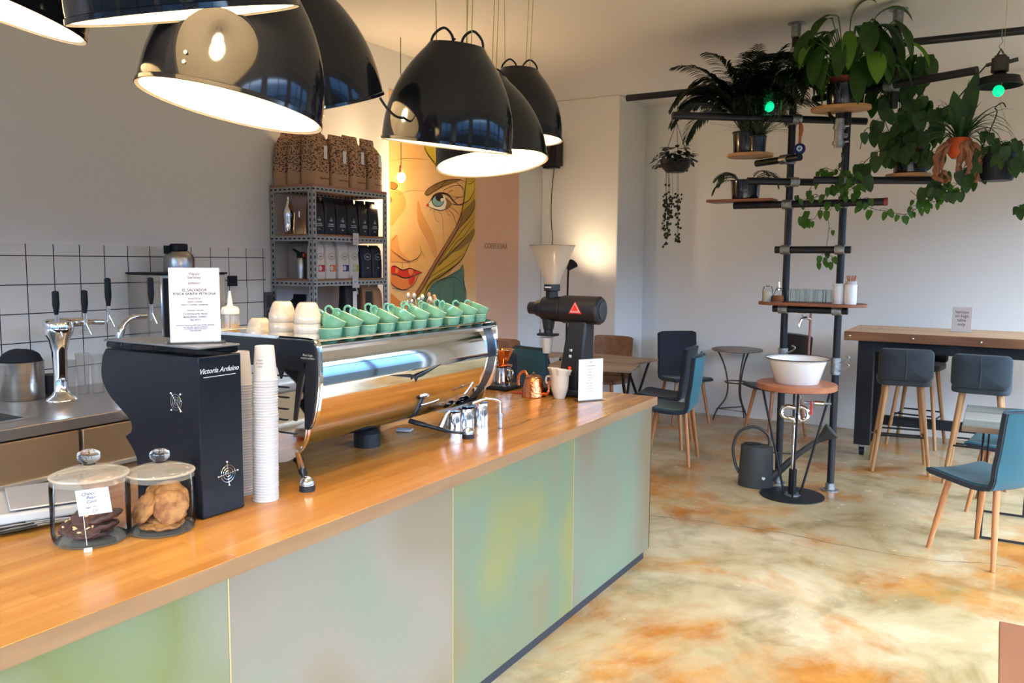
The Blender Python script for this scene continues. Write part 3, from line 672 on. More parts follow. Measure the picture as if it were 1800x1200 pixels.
# label card hung on the left jar with a string and a tag
def at_jar(j, px, py, off=.004):
    d = ray(px, py); cx, cy, r = j[0], j[1], j[2]+off
    a = d.x*d.x+d.y*d.y; bq = -(d.x*cx+d.y*cy); cc = cx*cx+cy*cy-r*r; t_ = (-bq-sqrt(max(bq*bq-a*cc, 0)))/a
    return C0+d*t_
q0, q1, q2, q3 = [at_jar(J1, *p) for p in ((131, 862), (190, 855), (197, 898), (139, 907))]
cc_ = (q0+q1+q2+q3)/4; rt_ = ((q1-q0)+(q2-q3)).normalized(); up_ = ((q0-q3)+(q1-q2)).normalized(); nn_ = rt_.cross(up_).normalized()
cc_ = cc_ + nn_*.004
ct = thing('jar_label', 'tilted white handwritten card hanging on the left cookie jar', 'label card', cc_)
hw, hh = (q1-q0).length/2, (q0-q3).length/2
B()._faces([rt_*a*hw+up_*b*hh+nn_*c for a in (-1, 1) for b in (-1, 1) for c in (-.0005, .0005)], [(0,1,3,2),(4,6,7,5),(0,4,5,1),(2,3,7,6),(0,2,6,4),(1,5,7,3)]).build('card', PAPER, ct, smooth=False)
for s_, u_, v_, z_ in (('Chocolate', 0, .68, .0125), ('Peanut', 0, .36, .0115), ('Cookie', 0, .05, .0115), ('vegan  soja  free', -.05, -.38, .006), ('2,50', 0, -.70, .009)):
    text(s_, z_, INK, ct, up_*v_*hh+rt_*u_*hw+nn_*.0008, Matrix((rt_, up_, nn_)).transposed(), ext=.0001, shear=.15)
s0, s1 = at_jar(J1, 146, 900, .006), at_jar(J1, 153, 958, .006)
WB().tube(catmull([s0, s0.lerp(s1, .5)+Vector((.001, -.001, 0)), s1], 4), .0009, 6).ball(s0, .0022, 8).build('label_string', mat('silver_string', (.6, .6, .6), .4), ct)
tg = at_jar(J1, 155, 969, .010)
B().box((0, 0, 0), (.020, .004, .020), atan2(rt_.y, rt_.x)).build('string_tag', mat('frosted_tag', (.60, .58, .53), .3), ct, bevel=.003).location = tg-cc_

# cup of spoons standing at the back of the cup tray
SPN = thing('spoon_cup', 'small cup full of white and wooden spoons behind the green cups', 'spoon cup', (-2.27, 3.00, 1.4105))
B().lathe([(.001, 0), (.035, 0), (.040, .07), (.037, .07), (.033, .004), (.001, .003)], 28).build('cup_body', CEL, SPN)
for k in range(11):
    a = k*1.9; q = .025; tp = Vector((cos(a)*q*2.0, sin(a)*q*3.4, .112+.018*sin(k*2.3)))
    m_ = [WHITEC, mat('wooden_spoon', (.38, .20, .09), .6), STEEL][k % 3]
    B().tube([(cos(a)*q*.5, sin(a)*q*.5, .01), tp], .0025, 6).ball(tp, .009, 8, (1, 1.2, 1.5)).build('spoon', m_, SPN)

def cable(label, pts, r=.004, m=CORD):
    P = catmull([aD(*q) for q in pts], 8); t = thing('lamp_cable', label, 'cable', P[0])
    WB().tube(P, r, 8).build('cable', m, t)
cable('black cable looping between the left and the right lamp clusters', [(668, 172, 2.55), (682, 192, 2.58), (700, 206, 2.62), (722, 202, 2.68), (745, 170, 2.8), (775, 95, 2.98), (800, 68, 3.02)])
cable('thin dark wire loop hanging below the front right lamp rim', [(864, 262, 2.92), (868, 285, 2.92), (880, 300, 2.92), (890, 288, 2.92), (892, 262, 2.92)], .0012)
# ------------------------------------------------------------------ big shop grinder with clear hopper at the end of the bar
EK = thing('shop_grinder', 'black shop coffee grinder with clear funnel hopper and red triangle sticker', 'coffee grinder', (-2.07, 4.2, ZT))
GR = mat('black_grinder_paint', (.014, .014, .017), .38)
gy, gz = 4.2, 1.422
def cylX(b, x0, x1, r0, r1=None, y=gy, z=gz, n=40): return b.cyl((x0, y, z), (x1, y, z), r0, r1, n)
b = WB(); my = Matrix(((0, 0, 1), (0, 1, 0), (-1, 0, 0)))
b.lathe([(.001, 0), (.050, 0), (.072, .004), (.080, .014), (.080, .235), (.070, .249), (.05, .252), (.001, .252)], 48, (-2.165, gy, gz), my)
b.build('motor_housing', GR, EK, ang=.6)
cylX(WB(), -1.915, -1.908, .052).build('end_cap', mat('cap_dark', (.03, .032, .04), .3), EK, bevel=.002)
cylX(WB(), -2.29, -2.16, .068, .074).build('burr_housing', GR, EK, bevel=.006)
cylX(WB(), -2.335, -2.285, .044, .060).build('burr_flange', GR, EK, bevel=.004)
cylX(WB(), -2.382, -2.333, .036).build('adjustment_dial', GR, EK, bevel=.005)
WB().cyl((-2.235, gy, 1.47), (-2.235, gy, 1.535), .036).cyl((-2.235, gy, 1.525), (-2.235, gy, 1.565), .047).build('hopper_neck', GR, EK, bevel=.003)
WB().bb(-2.255, -2.215, gy-.0485, gy-.046, 1.543, 1.551).build('neck_label', PAPER, EK, smooth=False)
hop = [(.046, 1.562), (.052, 1.60), (.130, 1.782), (.133, 1.786), (.129, 1.786), (.049, 1.60), (.043, 1.562)]
WB().lathe(hop, 48, (-2.235, gy, 0)).build('clear_hopper', milky('frosted_plastic', (.80, .74, .66), .42), EK)
WB().lathe([(.132, 1.784), (.134, 1.788), (.001, 1.790)], 48, (-2.235, gy, 0)).build('hopper_lid', thin_glass('clear_plastic_lid', (.9, .88, .84), 1.0), EK)
WB().cyl((-2.255, gy, 1.30), (-2.255, gy, 1.38), .030, .042).cyl((-2.255, gy, 1.262), (-2.255, gy, 1.30), .026).build('grounds_chute', GR, EK, bevel=.002)
WB().bb(-2.315, -2.20, gy-.035, gy+.035, 1.263, 1.278).build('chute_plate', GR, EK, bevel=.005)
WB().lathe([(.001, 0), (.004, 0), (.004, .03), (.001, .03)], 8, (-2.30, gy-.02, 1.27)).build('bag_clip', GR, EK)
# tapered pedestal
def frust(b, x0, x1, y0, y1, z0, X0, X1, Y0, Y1, z1):
    return b._faces([(x0, y0, z0), (x1, y0, z0), (x1, y1, z0), (x0, y1, z0), (X0, Y0, z1), (X1, Y0, z1), (X1, Y1, z1), (X0, Y1, z1)], [(0,3,2,1),(4,5,6,7),(0,1,5,4),(1,2,6,5),(2,3,7,6),(3,0,4,7)])
frust(WB(), -2.155, -2.005, gy-.085, gy+.09, ZT+.035, -2.10, -1.985, gy-.055, gy+.055, 1.36).build('pedestal', GR, EK, bevel=.012, seg=3)
WB().bb(-2.335, -1.955, gy-.12, gy+.12, ZT+.004, ZT+.045).build('base_plate', GR, EK, bevel=.012, seg=3)
t0 = Vector((-2.038, gy-.0775, gz))
tr = lambda s, off, mm, nm: WB().prism([(-.040*s, -.026*s), (.040*s, -.026*s), (0, .042*s)], lambda u, v, t: (-2.045+u, gy-.0790-off-.0015*t, gz+.012+v-.003)).build(nm, mm, EK, smooth=False)
tr(1.0, .0005, mat('sticker_red', (.70, .03, .02), .35), 'red_sticker'); tr(.78, .0025, mat('sticker_white', (.85, .8, .8), .4), 'sticker_inner'); tr(.66, .0045, MC['sticker_red'], 'sticker_core')
wtext('MAHLKÖNIG', .008, MC['sticker_white'], EK, (-2.045, gy-.0855, gz-.004), (1, 0, 0), (0, 0, 1))
for z, mm in ((1.195, CHROME), (1.162, PAPER), (1.095, mat('red_switch', (.8, .05, .02), .3, emit=(1, .05, .02), es=.3)), (1.06, CHROME)):
    yy_ = gy-.085+.030*(z-.97)/.39
    WB().box((-2.075, yy_-.001, z), (.017, .006, .017)).build('control_button', mm, EK, bevel=.003)
pcx = paper_cup('off-white paper cup held under the chute of the shop grinder', (-2.262, 4.2, 1.162), .034, .025, .092, up=True)
# copper kettle, dripper and server, stacked cups, pen
KT = thing('copper_kettle', 'hammered copper gooseneck kettle in front of the shop grinder', 'kettle', (-2.238, 4.000, ZT))
HC_ = mat('hammered_copper', (.80, .26, .10), .17, 1, bump=(80, .55, .006))
B().lathe([(.001, 0), (.064, 0), (.067, .004), (.066, .012), (.060, .05), (.052, .095), (.049, .105), (.046, .109), (.001, .109)], 48).build('kettle_body', HC_, KT)
B().lathe([(.045, .109), (.043, .116), (.040, .118), (.022, .124), (.001, .125)], 36).ball((0, 0, .131), .009, 12).build('kettle_lid', mat('brown_copper_lid', (.30, .14, .07), .35, .7), KT)
B().tube(catmull([(.055, 0, .022), (.085, .0, .022), (.098, 0, .045), (.096, 0, .08), (.108, 0, .102), (.125, 0, .106)], 7), [.0085]*14+[.006]*22, 12).build('spout', HC_, KT)
B().tube(catmull([(-.040, 0, .108), (-.055, 0, .135), (-.082, 0, .130), (-.098, 0, .10), (-.100, 0, .07), (-.097, 0, .055)], 7), .0065, 10, flat=1.5).build('kettle_handle', HC_, KT)
SC = thing('brew_scale', 'flat black brewing scale under the steel coffee server', 'scale', (-2.55, 4.16, ZT))
B().box((0, 0, .014), (.20, .20, .026), 0).build('scale_body', BLACK, SC, bevel=.008)
SV = thing('coffee_server', 'polished steel coffee server with handle on the black scale', 'server', (-2.54, 4.16, ZT+.0275))
B().lathe([(.001, 0), (.055, 0), (.056, .004), (.050, .10), (.056, .106), (.054, .108), (.048, .10), (.001, .098)], 44).build('server_body', STEEL, SV)
B().tube(catmull([(.050, -.012, .085), (.078, -.02, .085), (.082, -.022, .05), (.060, -.014, .020)], 6), .0045, 8).build('server_handle', STEEL, SV)
DR = thing('copper_dripper', 'copper cone coffee dripper sitting on the steel server', 'dripper', (-2.54, 4.16, ZT+.138))
b = B(); nn = 48; prf = [(.020, 0), (.022, .008), (.026, .014), (.062, .092), (.066, .098)]
rings = [[b.bm.verts.new((r*(1+.03*sin(12*a)*(z > .01))*cos(a), r*(1+.03*sin(12*a)*(z > .01))*sin(a), z)) for a in [2*pi*k/nn for k in range(nn)]] for r, z in prf]
for A, C in zip(rings, rings[1:]):
    for k in range(nn): b.bm.faces.new((A[k], A[(k+1) % nn], C[(k+1) % nn], C[k]))
b.build('dripper_cone', COPPER, DR, solid=.0015)
B().lathe([(.019, .002), (.058, .000), (.059, .003), (.019, .006)], 40).build('dripper_flange', COPPER, DR)
OFW = mat('cream_ceramic', (.72, .64, .52), .35)
PC = thing('stacked_cups_and_filters', 'cream handled cups stacked with paper filters beside the copper kettle', 'cups', (-2.088, 4.030, ZT))
PC['category'] = 'cup'; PC.name = 'cream_cup'; PC['label'] = 'lower cream ceramic cup standing between kettle and menu card'
B().lathe([(.001, 0), (.028, 0), (.032, .006), (.045, .045), (.048, .054), (.045, .054), (.030, .012), (.001, .008)], 36).build('cup_body', OFW, PC)
PC2 = thing('cream_cup', 'upper cream ceramic cup with a handle, stacked in the lower one', 'cup', (-2.088, 4.030, ZT+.045))
B().lathe([(.001, 0), (.036, 0), (.044, .006), (.048, .02), (.052, .085), (.050, .086), (.046, .02), (.001, .008)], 36).build('cup_body', OFW, PC2)
B().tube(catmull([(-.046, -.008, .072), (-.075, -.012, .072), (-.078, -.012, .04), (-.046, -.008, .028)], 6), .006, 10).build('cup_handle', OFW, PC2)
FP = thing('paper_filters', 'crinkled stack of paper coffee filters on the cream cups', 'paper filters', (-2.088, 4.030, ZT+.118))
b = B()
b.grid(lambda u, v: ((.044+.020*v+.0045*sin(u*2*pi*9)*v)*cos(u*2*pi), (.044+.020*v+.0045*sin(u*2*pi*9)*v)*sin(u*2*pi), .048*v+.010*cos(u*2*pi+2)*v), 72, 6)
b.build('filter_stack', mat('filter_paper', (.74, .66, .53), .8), FP, solid=.004)
PN = B().cyl((0, 0, 0), (.11, .03, 0), .004).build('red_pen', mat('red_plastic', (.6, .05, .03), .35)); place(PN, (-2.40, 4.045, ZT+.0045)); tag(PN, 'small red pen lying on the bar left of the copper kettle', 'pen')
# digital scale and tongs at the left
DS = thing('digital_scale', 'white digital kitchen scale with steel plate at the left of the bar', 'scale', (-2.46, 1.345, ZT), R(-25))
WPL = mat('white_plastic', (.40, .37, .34), .35)
B().prism([(-.15, -.13), (.15, -.13), (.15, -.06), (.145, .12), (-.145, .12)], lambda u, v, t: (u*(1-.05*t), v*(1-.05*t), .012+.030*t)).build('scale_body', WPL, DS, bevel=.008, seg=3)
B().box((0, .02, .050), (.27, .20, .006)).build('weighing_plate', mat('satin_plate', (.42, .40, .38), .35, .3), DS, bevel=.003)
B().box((0, .02, .0445), (.24, .17, .006)).build('plate_support', BLACK, DS)
B().box((.02, -.1285, .028), (.075, .002, .017)).build('brand_plate', mat('red_plate', (.45, .03, .02), .4), DS, bevel=.001)
text('OHAUS', .016, PAPER, DS, (.02, -.130, .028), Matrix(((1, 0, 0), (0, 0, -1), (0, 1, 0))), bold=.0003)
for sx in (-1, 1):
    for sy in (-1, 1): B().cyl((sx*.12, sy*.095, 0), (sx*.12, sy*.095, .016), .014).build('scale_foot', MC['red_plastic'], DS)
def tongs(label, p, az, L_, op):
    t = thing('tongs', label, 'tongs', p, R(az))
    for s_ in (-1, 1):
        b = B(); b.tube(catmull([(0, s_*.004, .010), (L_*.4, s_*(.006+op*.5), .013), (L_*.8, s_*(.006+op), .012), (L_, s_*(.003+op*.7), .010)], 6), [.010]*7+[.008]*12, 8, flat=.28); b.build('tongs_arm', STEEL, t)
        B().tube([(L_*.10, s_*(.012), .012), (L_*.52, s_*(.013+op*.6), .014)], .0075, 8, flat=.5).build('tongs_grip', BLACK, t)
    return t
p = aZ(0, 956, ZT); tongs('lower black and steel tongs lying in front of the digital scale', (-2.33, 1.135, ZT), 74, .22, .004)
tongs('upper black and steel tongs lying closer to the digital scale', (-2.375, 1.12, ZT), 68, .24, .004)
# ------------------------------------------------------------------ steel back counter with beer taps
SX1, SZ = -3.60, .97
SCN = thing('sink_counter', 'stainless steel back counter with sink under the tiled wall', 'counter', (-4.05, 1.2, 0))
WB().bb(XL+.01, SX1, -.8, 3.9, SZ-.055, SZ).build('worktop', mat('satin_steel_top', (.38, .33, .29), .32, .7), SCN, bevel=.006)
WB().bb(XL+.02, SX1+.002, -.75, 3.85, .1, SZ-.06).build('cabinet_body', mat('dark_steel', (.10, .095, .09), .4, .8), SCN)
for y0, y1 in ((-.7, .66), (.7, 2.155), (2.175, 3.80)):
    d = WB().bb(SX1, SX1+.018, y0, y1, .73, SZ-.058).build('front_panel', mat('warm_lit_brushed_panel', (.40, .26, .14), .42, .55), SCN, bevel=.003)  # brown-gold colour carries the warm light falling on the plain steel
    d = WB().bb(SX1, SX1+.014, y0, y1, .12, .715).build('cabinet_door', MC['warm_lit_brushed_panel'], SCN, bevel=.003)
WB().bb(SX1-.02, SX1+.035, -.75, 3.85, .715, .735).build('lower_rail', mat('pale_steel_rail', (.62, .56, .47), .4, .6), SCN, bevel=.002)
WB().bb(-4.28, -3.74, .9, 2.06, SZ-.0005, SZ+.0025).build('sink_rim', BRUSH, SCN, bevel=.001)
WB().bb(-4.24, -3.78, .95, 2.02, SZ+.0002, SZ+.0035).build('sink_shade_sheet', mat('sink_recess_shade', (.02, .018, .016), .5), SCN, bevel=.001)  # flat dark sheet: shade of the sink recess put into its colour
WB().cyl((-3.585, 2.44, .94), (-3.55, 2.44, .94), .014).ball((-3.545, 2.44, .94), .018, 12).build('counter_knob', CHROME, SCN)
def tap(t, x, y, z, tall=False):
    h = .10 if not tall else .13
    WB().cyl((x, y, z-.05), (x, y, z+.04), .012, .010, 16).build('faucet_body', CHROME, t)
    WB().tube([(x+.005, y, z-.01), (x+.030, y+.012, z-.07)], [.008, .006], 10).build('faucet_nozzle', CHROME, t)
    WB().tube([(x, y, z+.035), (x, y, z+.055), (x, y, z+.09), (x, y, z+.055+h), (x, y, z+.06+h)], [.008, .012, .017, .016, .006], 14).build('tap_handle', BLACK, t)
T1 = thing('beer_tap', 'chrome beer tap tower with three black handles on the steel counter', 'beer tap', (-4.11, 2.39, SZ))
WB().lathe([(.001, 0), (.075, 0), (.073, .008), (.045, .030), (.034, .05), (.032, .12), (.036, .25), (.050, .31), (.068, .345), (.074, .375), (.066, .40), (.04, .408), (.001, .41)], 40, (-4.11, 2.39, SZ)).build('tap_column', CHROME, T1)
WB().tube(catmull([(-4.13, 2.33, SZ+.385), (-4.115, 2.42, SZ+.390), (-4.12, 2.52, SZ+.392), (-4.12, 2.64, SZ+.385)], 6), [.030]*8+[.024]*6+[.016]*5, 16).build('tap_crossbar', CHROME, T1)
tap(T1, -4.07, 2.36, SZ+.40); tap(T1, -4.07, 2.51, SZ+.40); tap(T1, -4.09, 2.655, SZ+.43, True)
T2 = thing('beer_tap', 'single chrome beer tap with one black handle half behind the black grinder', 'beer tap', (-4.08, 2.66, SZ))
WB().lathe([(.001, 0), (.066, 0), (.064, .007), (.036, .03), (.026, .05), (.001, .05)], 36, (-4.08, 2.70, SZ)).build('tap_base', CHROME, T2)
WB().tube(catmull([(-4.08, 2.70, SZ+.03), (-4.08, 2.70, SZ+.25), (-4.08, 2.72, SZ+.35), (-4.08, 2.78, SZ+.40), (-4.08, 2.87, SZ+.405)], 7), [.020]*8+[.021]*7+[.016]*14, 16).build('tap_column', CHROME, T2)
tap(T2, -4.08, 2.905, SZ+.43, True)
BU = thing('steel_bucket', 'brushed steel bucket with a black cloth at the left photo edge', 'bucket', (-4.30, 2.30, SZ))
B().lathe([(.001, 0), (.098, 0), (.102, .006), (.102, .19), (.105, .196), (.099, .196), (.098, .01), (.001, .008)], 48).build('bucket_body', BRUSH, BU)
CL = thing('black_cloth', 'crumpled black cloth draped over the rim of the steel bucket', 'cloth', (-4.30, 2.30, SZ+.196))
B().grid(lambda u, v: ((.085+.006*sin(u*14))*(v)*cos(u*2*pi), (.098+.008*cos(u*9))*(v)*sin(u*2*pi), .058*max(1-v**2, 0)**.5*(1+.22*sin(u*2*pi*2+1)*v)+.004), 40, 8).build('cloth_heap', mat('black_fabric', (.012, .012, .016), .9), CL)
def glass(label, x, y, z, r0, r1, h, grp):
    t = thing('drinking_glass', label, 'glass', (x, y, z), 0, grp)
    B().lathe([(.001, .004), (r0-.003, .006), (r1-.0015, h), (r1, h), (r0, .0), (.001, 0)], 30).build('glass_body', milky('beer_glass', (.62, .56, .50), .16), t); return t
for i, (px, py, h) in enumerate(((123, 700, .20), (147, 692, .22), (173, 690, .21))):
    p = aZ(px, py, SZ); glass(['left', 'middle', 'right'][i]+' tall beer glass standing between the two tap towers', p.x, p.y, SZ, .028, .036, h, 'beer glasses on the steel counter')
p = aZ(82, 700, SZ); b_ = B().lathe([(.001, 0), (.05, 0), (.05, .09), (.045, .10), (.001, .10)], 28).build('black_tin', BLACK); place(b_, (-4.38, 2.48, SZ)); tag(b_, 'black tin between the steel bucket and the tap tower', 'tin')
# stainless appliance on the counter with thermos jug on top
BX = thing('steel_brewer', 'stainless steel brewer box against the tiles behind the menu card', 'coffee brewer', (-4.33, 3.28, SZ))
WB().bb(-4.488, -4.175, 3.04, 3.50, SZ, 1.60).build('brewer_cabinet', mat('mirror_steel_side', (.60, .57, .53), .12, 1), BX, bevel=.004)
WB().bb(-4.490, -4.165, 3.03, 3.51, 1.60, 1.612).build('cabinet_top', BLACK, BX, bevel=.003)
WB().bb(-4.1755, -4.170, 3.055, 3.12, 1.05, 1.58).build('front_slot', BLACK, BX, bevel=.002)
TH = thing('thermos_jug', 'steel thermos jug with black lid on top of the steel brewer', 'thermos', (-4.31, 3.27, 1.612))
B().lathe([(.001, 0), (.088, 0), (.090, .01), (.090, .085), (.082, .105), (.058, .125), (.045, .132), (.001, .133)], 44).build('jug_body', BRUSH, TH)
B().lathe([(.046, .128), (.052, .135), (.052, .165), (.046, .172), (.001, .173)], 30).box((-.02, -.055, .135), (.03, .05, .05)).build('jug_lid', BLACK, TH)
SO = B().bb(-.004, .004, -.04, .04, -.035, .035).build('wall_switch', BLACK, bevel=.002); place(SO, (XL+.013, 3.82, 1.545)); tag(SO, 'black switch box with white symbols on the tiles behind the menu card', 'switch')
SK = thing('socket_strip', 'grey vertical socket strip at the right end of the tiled wall', 'socket strip', (XL+.02, 4.13, 1.30))
WB().bb(XL+.008, XL+.03, 4.095, 4.160, 1.12, 1.46).build('strip_body', mat('grey_socket', (.12, .11, .10), .4), SK, bevel=.004)
for i in range(3):
    WB().bb(XL+.03, XL+.034, 4.102, 4.153, 1.14+.107*i, 1.225+.107*i).build('socket_face', MC['cap_dark'], SK, bevel=.004)
SB = thing('squeeze_bottle', 'clear squeeze bottle of honey coloured syrup behind the espresso machine', 'bottle', (-2.66, 2.29, ZT))
pb_ = aZ(418, 600, ZT)
sbx, sby = -2.62, 2.215; SB.location = (sbx, sby, ZT)
B().lathe([(.001, 0), (.034, 0), (.035, .01), (.035, .53), (.030, .548), (.001, .548)], 30).build('bottle_body', milky('milky_plastic2', (.82, .78, .66), .35), SB)
B().lathe([(.001, .004), (.0325, .004), (.0325, .505), (.001, .505)], 30).build('syrup', mat('honey_syrup', (.62, .27, .02), .3), SB)
B().lathe([(.035, .545), (.036, .56), (.030, .572), (.012, .578), (.004, .635), (.001, .636)], 26).build('nozzle_cap', mat('cream_plastic', (.82, .76, .62), .4), SB)
# ------------------------------------------------------------------ slotted steel shelf unit with coffee bags
def slot_mat(ax, cr_, n_):
    nm = 'slotted_steel_%d%d%d' % (ax, cr_, n_)
    if nm in MC: return MC[nm]
    m = bpy.data.materials.new(nm); m.use_nodes = True; MC[nm] = m
    n = m.node_tree.nodes; L = m.node_tree.links; p = n['Principled BSDF']
    t = n.new('ShaderNodeTexCoord'); s = n.new('ShaderNodeSeparateXYZ'); L.new(t.outputs['Generated'], s.inputs[0])
    def mth(op, a, b=None):
        x = n.new('ShaderNodeMath'); x.operation = op
        for i, q in enumerate((a, b)):
            if q is None: continue
            if isinstance(q, (int, float)): x.inputs[i].default_value = q
            else: L.new(q, x.inputs[i])
        return x.outputs[0]
    f = mth('LESS_THAN', mth('FRACT', mth('MULTIPLY', s.outputs[ax], n_)), .52)
    g = mth('LESS_THAN', mth('ABSOLUTE', mth('SUBTRACT', s.outputs[cr_], .5)), .15)
    k = mth('MULTIPLY', f, g); mx = n.new('ShaderNodeMix'); mx.data_type = 'RGBA'; L.new(k, mx.inputs[0])
    mx.inputs[6].default_value = (.36, .38, .38, 1); mx.inputs[7].default_value = (.012, .012, .014, 1)
    L.new(mx.outputs[2], p.inputs['Base Color']); p.inputs['Metallic'].default_value = .35; p.inputs['Roughness'].default_value = .42
    return m
HX0, HX1, HY0, HY1, HT = -4.49, -4.085, 4.172, 4.968, 2.205
SH = thing('shelf_unit', 'grey slotted steel shelf unit with wooden boards beside the mural', 'shelf', ((HX0+HX1)/2, (HY0+HY1)/2, 0))
for x in (HX0, HX1):
    for y in (HY0, HY1):
        sx, sy = (1 if x == HX0 else -1), (1 if y == HY0 else -1)
        WB().bb(x, x+sx*.040, y, y+sy*.0025, 0, HT+.005).build('slotted_upright', slot_mat(2, 0, 52), SH, smooth=False)
        WB().bb(x, x+sx*-.0025*-1, y, y+sy*.040, 0, HT+.005).build('slotted_upright', slot_mat(2, 1, 52), SH, smooth=False)
BRD = wood('particle_board', (.36, .19, .08), (.26, .12, .05), 'y', 1.5, .6)
LV = [HT, 1.865, 1.552, 1.235, .90, .5, .15]
for z in LV:
    for x in (HX0, HX1): WB().bb(x-.001, x+.001 if x == HX0 else x+.002, HY0+.003, HY1-.003, z-.045, z-.008).build('slotted_beam', slot_mat(1, 2, 19), SH, smooth=False)
    for y in (HY0, HY1): WB().bb(HX0+.003, HX1-.003, y-.002, y+.002, z-.045, z-.008).build('slotted_beam', slot_mat(0, 2, 9), SH, smooth=False)
    WB().bb(HX0+.004, HX1-.003 if z < HT else HX1+.004, HY0+.004 if z < HT else HY0-.004, HY1-.004, z-.012, z+.006).build('shelf_board', BRD if z < HT else wood('reddish_board', (.42, .20, .13), (.33, .14, .09), 'y', 1.5, .6), SH, smooth=False)
def bag(name, label, grp, w, d, h, loc, rz, m, lean=.02, fold=.16, crimp=.2, parts=()):
    # w along local x (the printed face looks towards -y), d deep, h tall
    t = thing(name, label, 'coffee bag', loc, rz, grp); rr = random.Random(len(label)*7+int(abs(loc[1])*100))
    b = B(); secs = [(0, 1, 1, 0), (.03, 1.02, 1.02, 0), (.3, 1.03, 1.08, 0), (.55, 1.0, 1.0, .0), (1-fold-.10, .97, .86, .15), (1-fold, .95, .55, .5), (1-fold*.6, .93, .16, .9), (1-.01, .93, .09, 1.0), (1, .93, .07, 1.0)]
    rings = []
    for q, sw, sd, ln in secs:
        ring = []
        for k in range(24):
            a = 2*pi*k/24; cx, cy = cos(a), sin(a)
            ex = math.copysign(abs(cx)**.35, cx)*w/2*sw; ey = math.copysign(abs(cy)**.35, cy)*d/2*sd
            ring.append(b.bm.verts.new((ex+rr.uniform(-.0015, .0015), ey+lean*ln+rr.uniform(-.002, .002), h*q)))
        rings.append(ring)
    for A, C in zip(rings, rings[1:]):
        for k in range(24): b.bm.faces.new((A[k], A[(k+1) % 24], C[(k+1) % 24], C[k]))
    b.bm.faces.new(rings[0]); b.bm.faces.new(rings[-1])
    b.build('bag_body', m, t, ang=1.0)
    for pn, (u, z, pw, ph), pm in parts:
        B().box((u*w, -d/2*1.09-.0012, z*h), (pw, .0016, ph)).build(pn, pm, t, smooth=False)
    return t
def kraft_print():
    m = bpy.data.materials.new('kraft_printed'); m.use_nodes = True; n = m.node_tree.nodes; L = m.node_tree.links; p = n['Principled BSDF']
    t = n.new('ShaderNodeTexCoord'); mp = n.new('ShaderNodeMapping'); mp.inputs['Scale'].default_value = (60, 60, 95)
    no = n.new('ShaderNodeTexNoise'); no.inputs['Scale'].default_value = 1; no.inputs['Detail'].default_value = 1.5
    L.new(t.outputs['Object'], mp.inputs[0]); L.new(mp.outputs[0], no.inputs['Vector'])
    r = n.new('ShaderNodeValToRGB'); r.color_ramp.elements[0].position = .52; r.color_ramp.elements[1].position = .56
    r.color_ramp.elements[0].color = (0, 0, 0, 1); r.color_ramp.elements[1].color = (1, 1, 1, 1); L.new(no.outputs[0], r.inputs[0])
    s = n.new('ShaderNodeSeparateXYZ'); L.new(t.outputs['Object'], s.inputs[0])
    g = n.new('ShaderNodeMath'); g.operation = 'GREATER_THAN'; g.inputs[1].default_value = .085; L.new(s.outputs['Z'], g.inputs[0])
    k = n.new('ShaderNodeMath'); k.operation = 'MULTIPLY'; L.new(g.outputs[0], k.inputs[0]); L.new(r.outputs[0], k.inputs[1])
    mx = n.new('ShaderNodeMix'); mx.data_type = 'RGBA'; L.new(k.outputs[0], mx.inputs[0])
    mx.inputs[6].default_value = (.46, .27, .15, 1); mx.inputs[7].default_value = (.075, .035, .022, 1)
    L.new(mx.outputs[2], p.inputs['Base Color']); p.inputs['Roughness'].default_value = .75; return m
KP = kraft_print(); STK = mat('white_sticker', (.80, .80, .84), .5)
XW = R(90)     # printed face towards +x
for i, y in enumerate((4.28, 4.475, 4.665, 4.86)):
    nm = ['nearest', 'second', 'third', 'farthest'][i]
    t = bag('coffee_bag', '%s big printed kraft bag of the front row on top of the shelf' % nm, 'kraft bags on top of the shelf', .172, .122, .385 if i != 1 else .36, (HX1-.070, y, HT+.007), XW+R([2, -2, 1, 3][i]), KP, lean=[.02, -.02, .03, .035][i], fold=[.1, .12, .2, .2][i],
            parts=(('bag_sticker', (.18, .58, .032, .088), STK),))
    text('happy baristas', .017, mat('brown_print', (.08, .03, .02), .6), t, (.02, -.0695, .045), Matrix(((1, 0, 0), (0, 0, -1), (0, 1, 0))))
for i, x in enumerate((-4.425, -4.292)):
    bag('coffee_bag', ['leftmost big printed kraft bag against the wall on top of the shelf', 'middle big printed kraft bag on the left side of the shelf top'][i], 'kraft bags on top of the shelf', .172, .122, .38, (x, 4.28, HT+.007), XW+R(3), KP, lean=-.02, fold=.16)
BB_ = mat('black_foil_bag', (.010, .011, .018), .38); WB_ = mat('white_matte_bag', (.66, .64, .62), .6); NB_ = mat('navy_foil_bag', (.014, .017, .032), .4); GBG = mat('grey_foil_bag', (.30, .27, .25), .45)
SP = MC['silver_print']
for i in range(6):
    y = 4.275+.118*i
    t = bag('coffee_bag', '%s black foil coffee bag with small white print on the upper shelf' % ordn[i], 'black bags on the upper shelf', .112, .075, .262, (HX1-.075, y, LV[1]+.007), XW+R(rnd.uniform(-4, 4)), BB_, lean=rnd.uniform(-.01, .02), fold=.14)
    for s_, z, sz in (('HB', .098, .022), ('COFFEE', .070, .015), ('▲', .115, .014), ('250 g', .034, .009)):
        text(s_ if s_ != '▲' else 'A', sz, SP, t, (0, -.0425, z), Matrix(((1, 0, 0), (0, 0, -1), (0, 1, 0))))
    B().box((0, -.0425, .058), (.06, .001, .0035)).build('print_bar', SP, t, smooth=False)
cols = [('red', (.55, .02, .04)), ('orange', (.78, .18, .05)), ('dark blue', (.03, .04, .18)), ('lime green', (.42, .55, .08))]
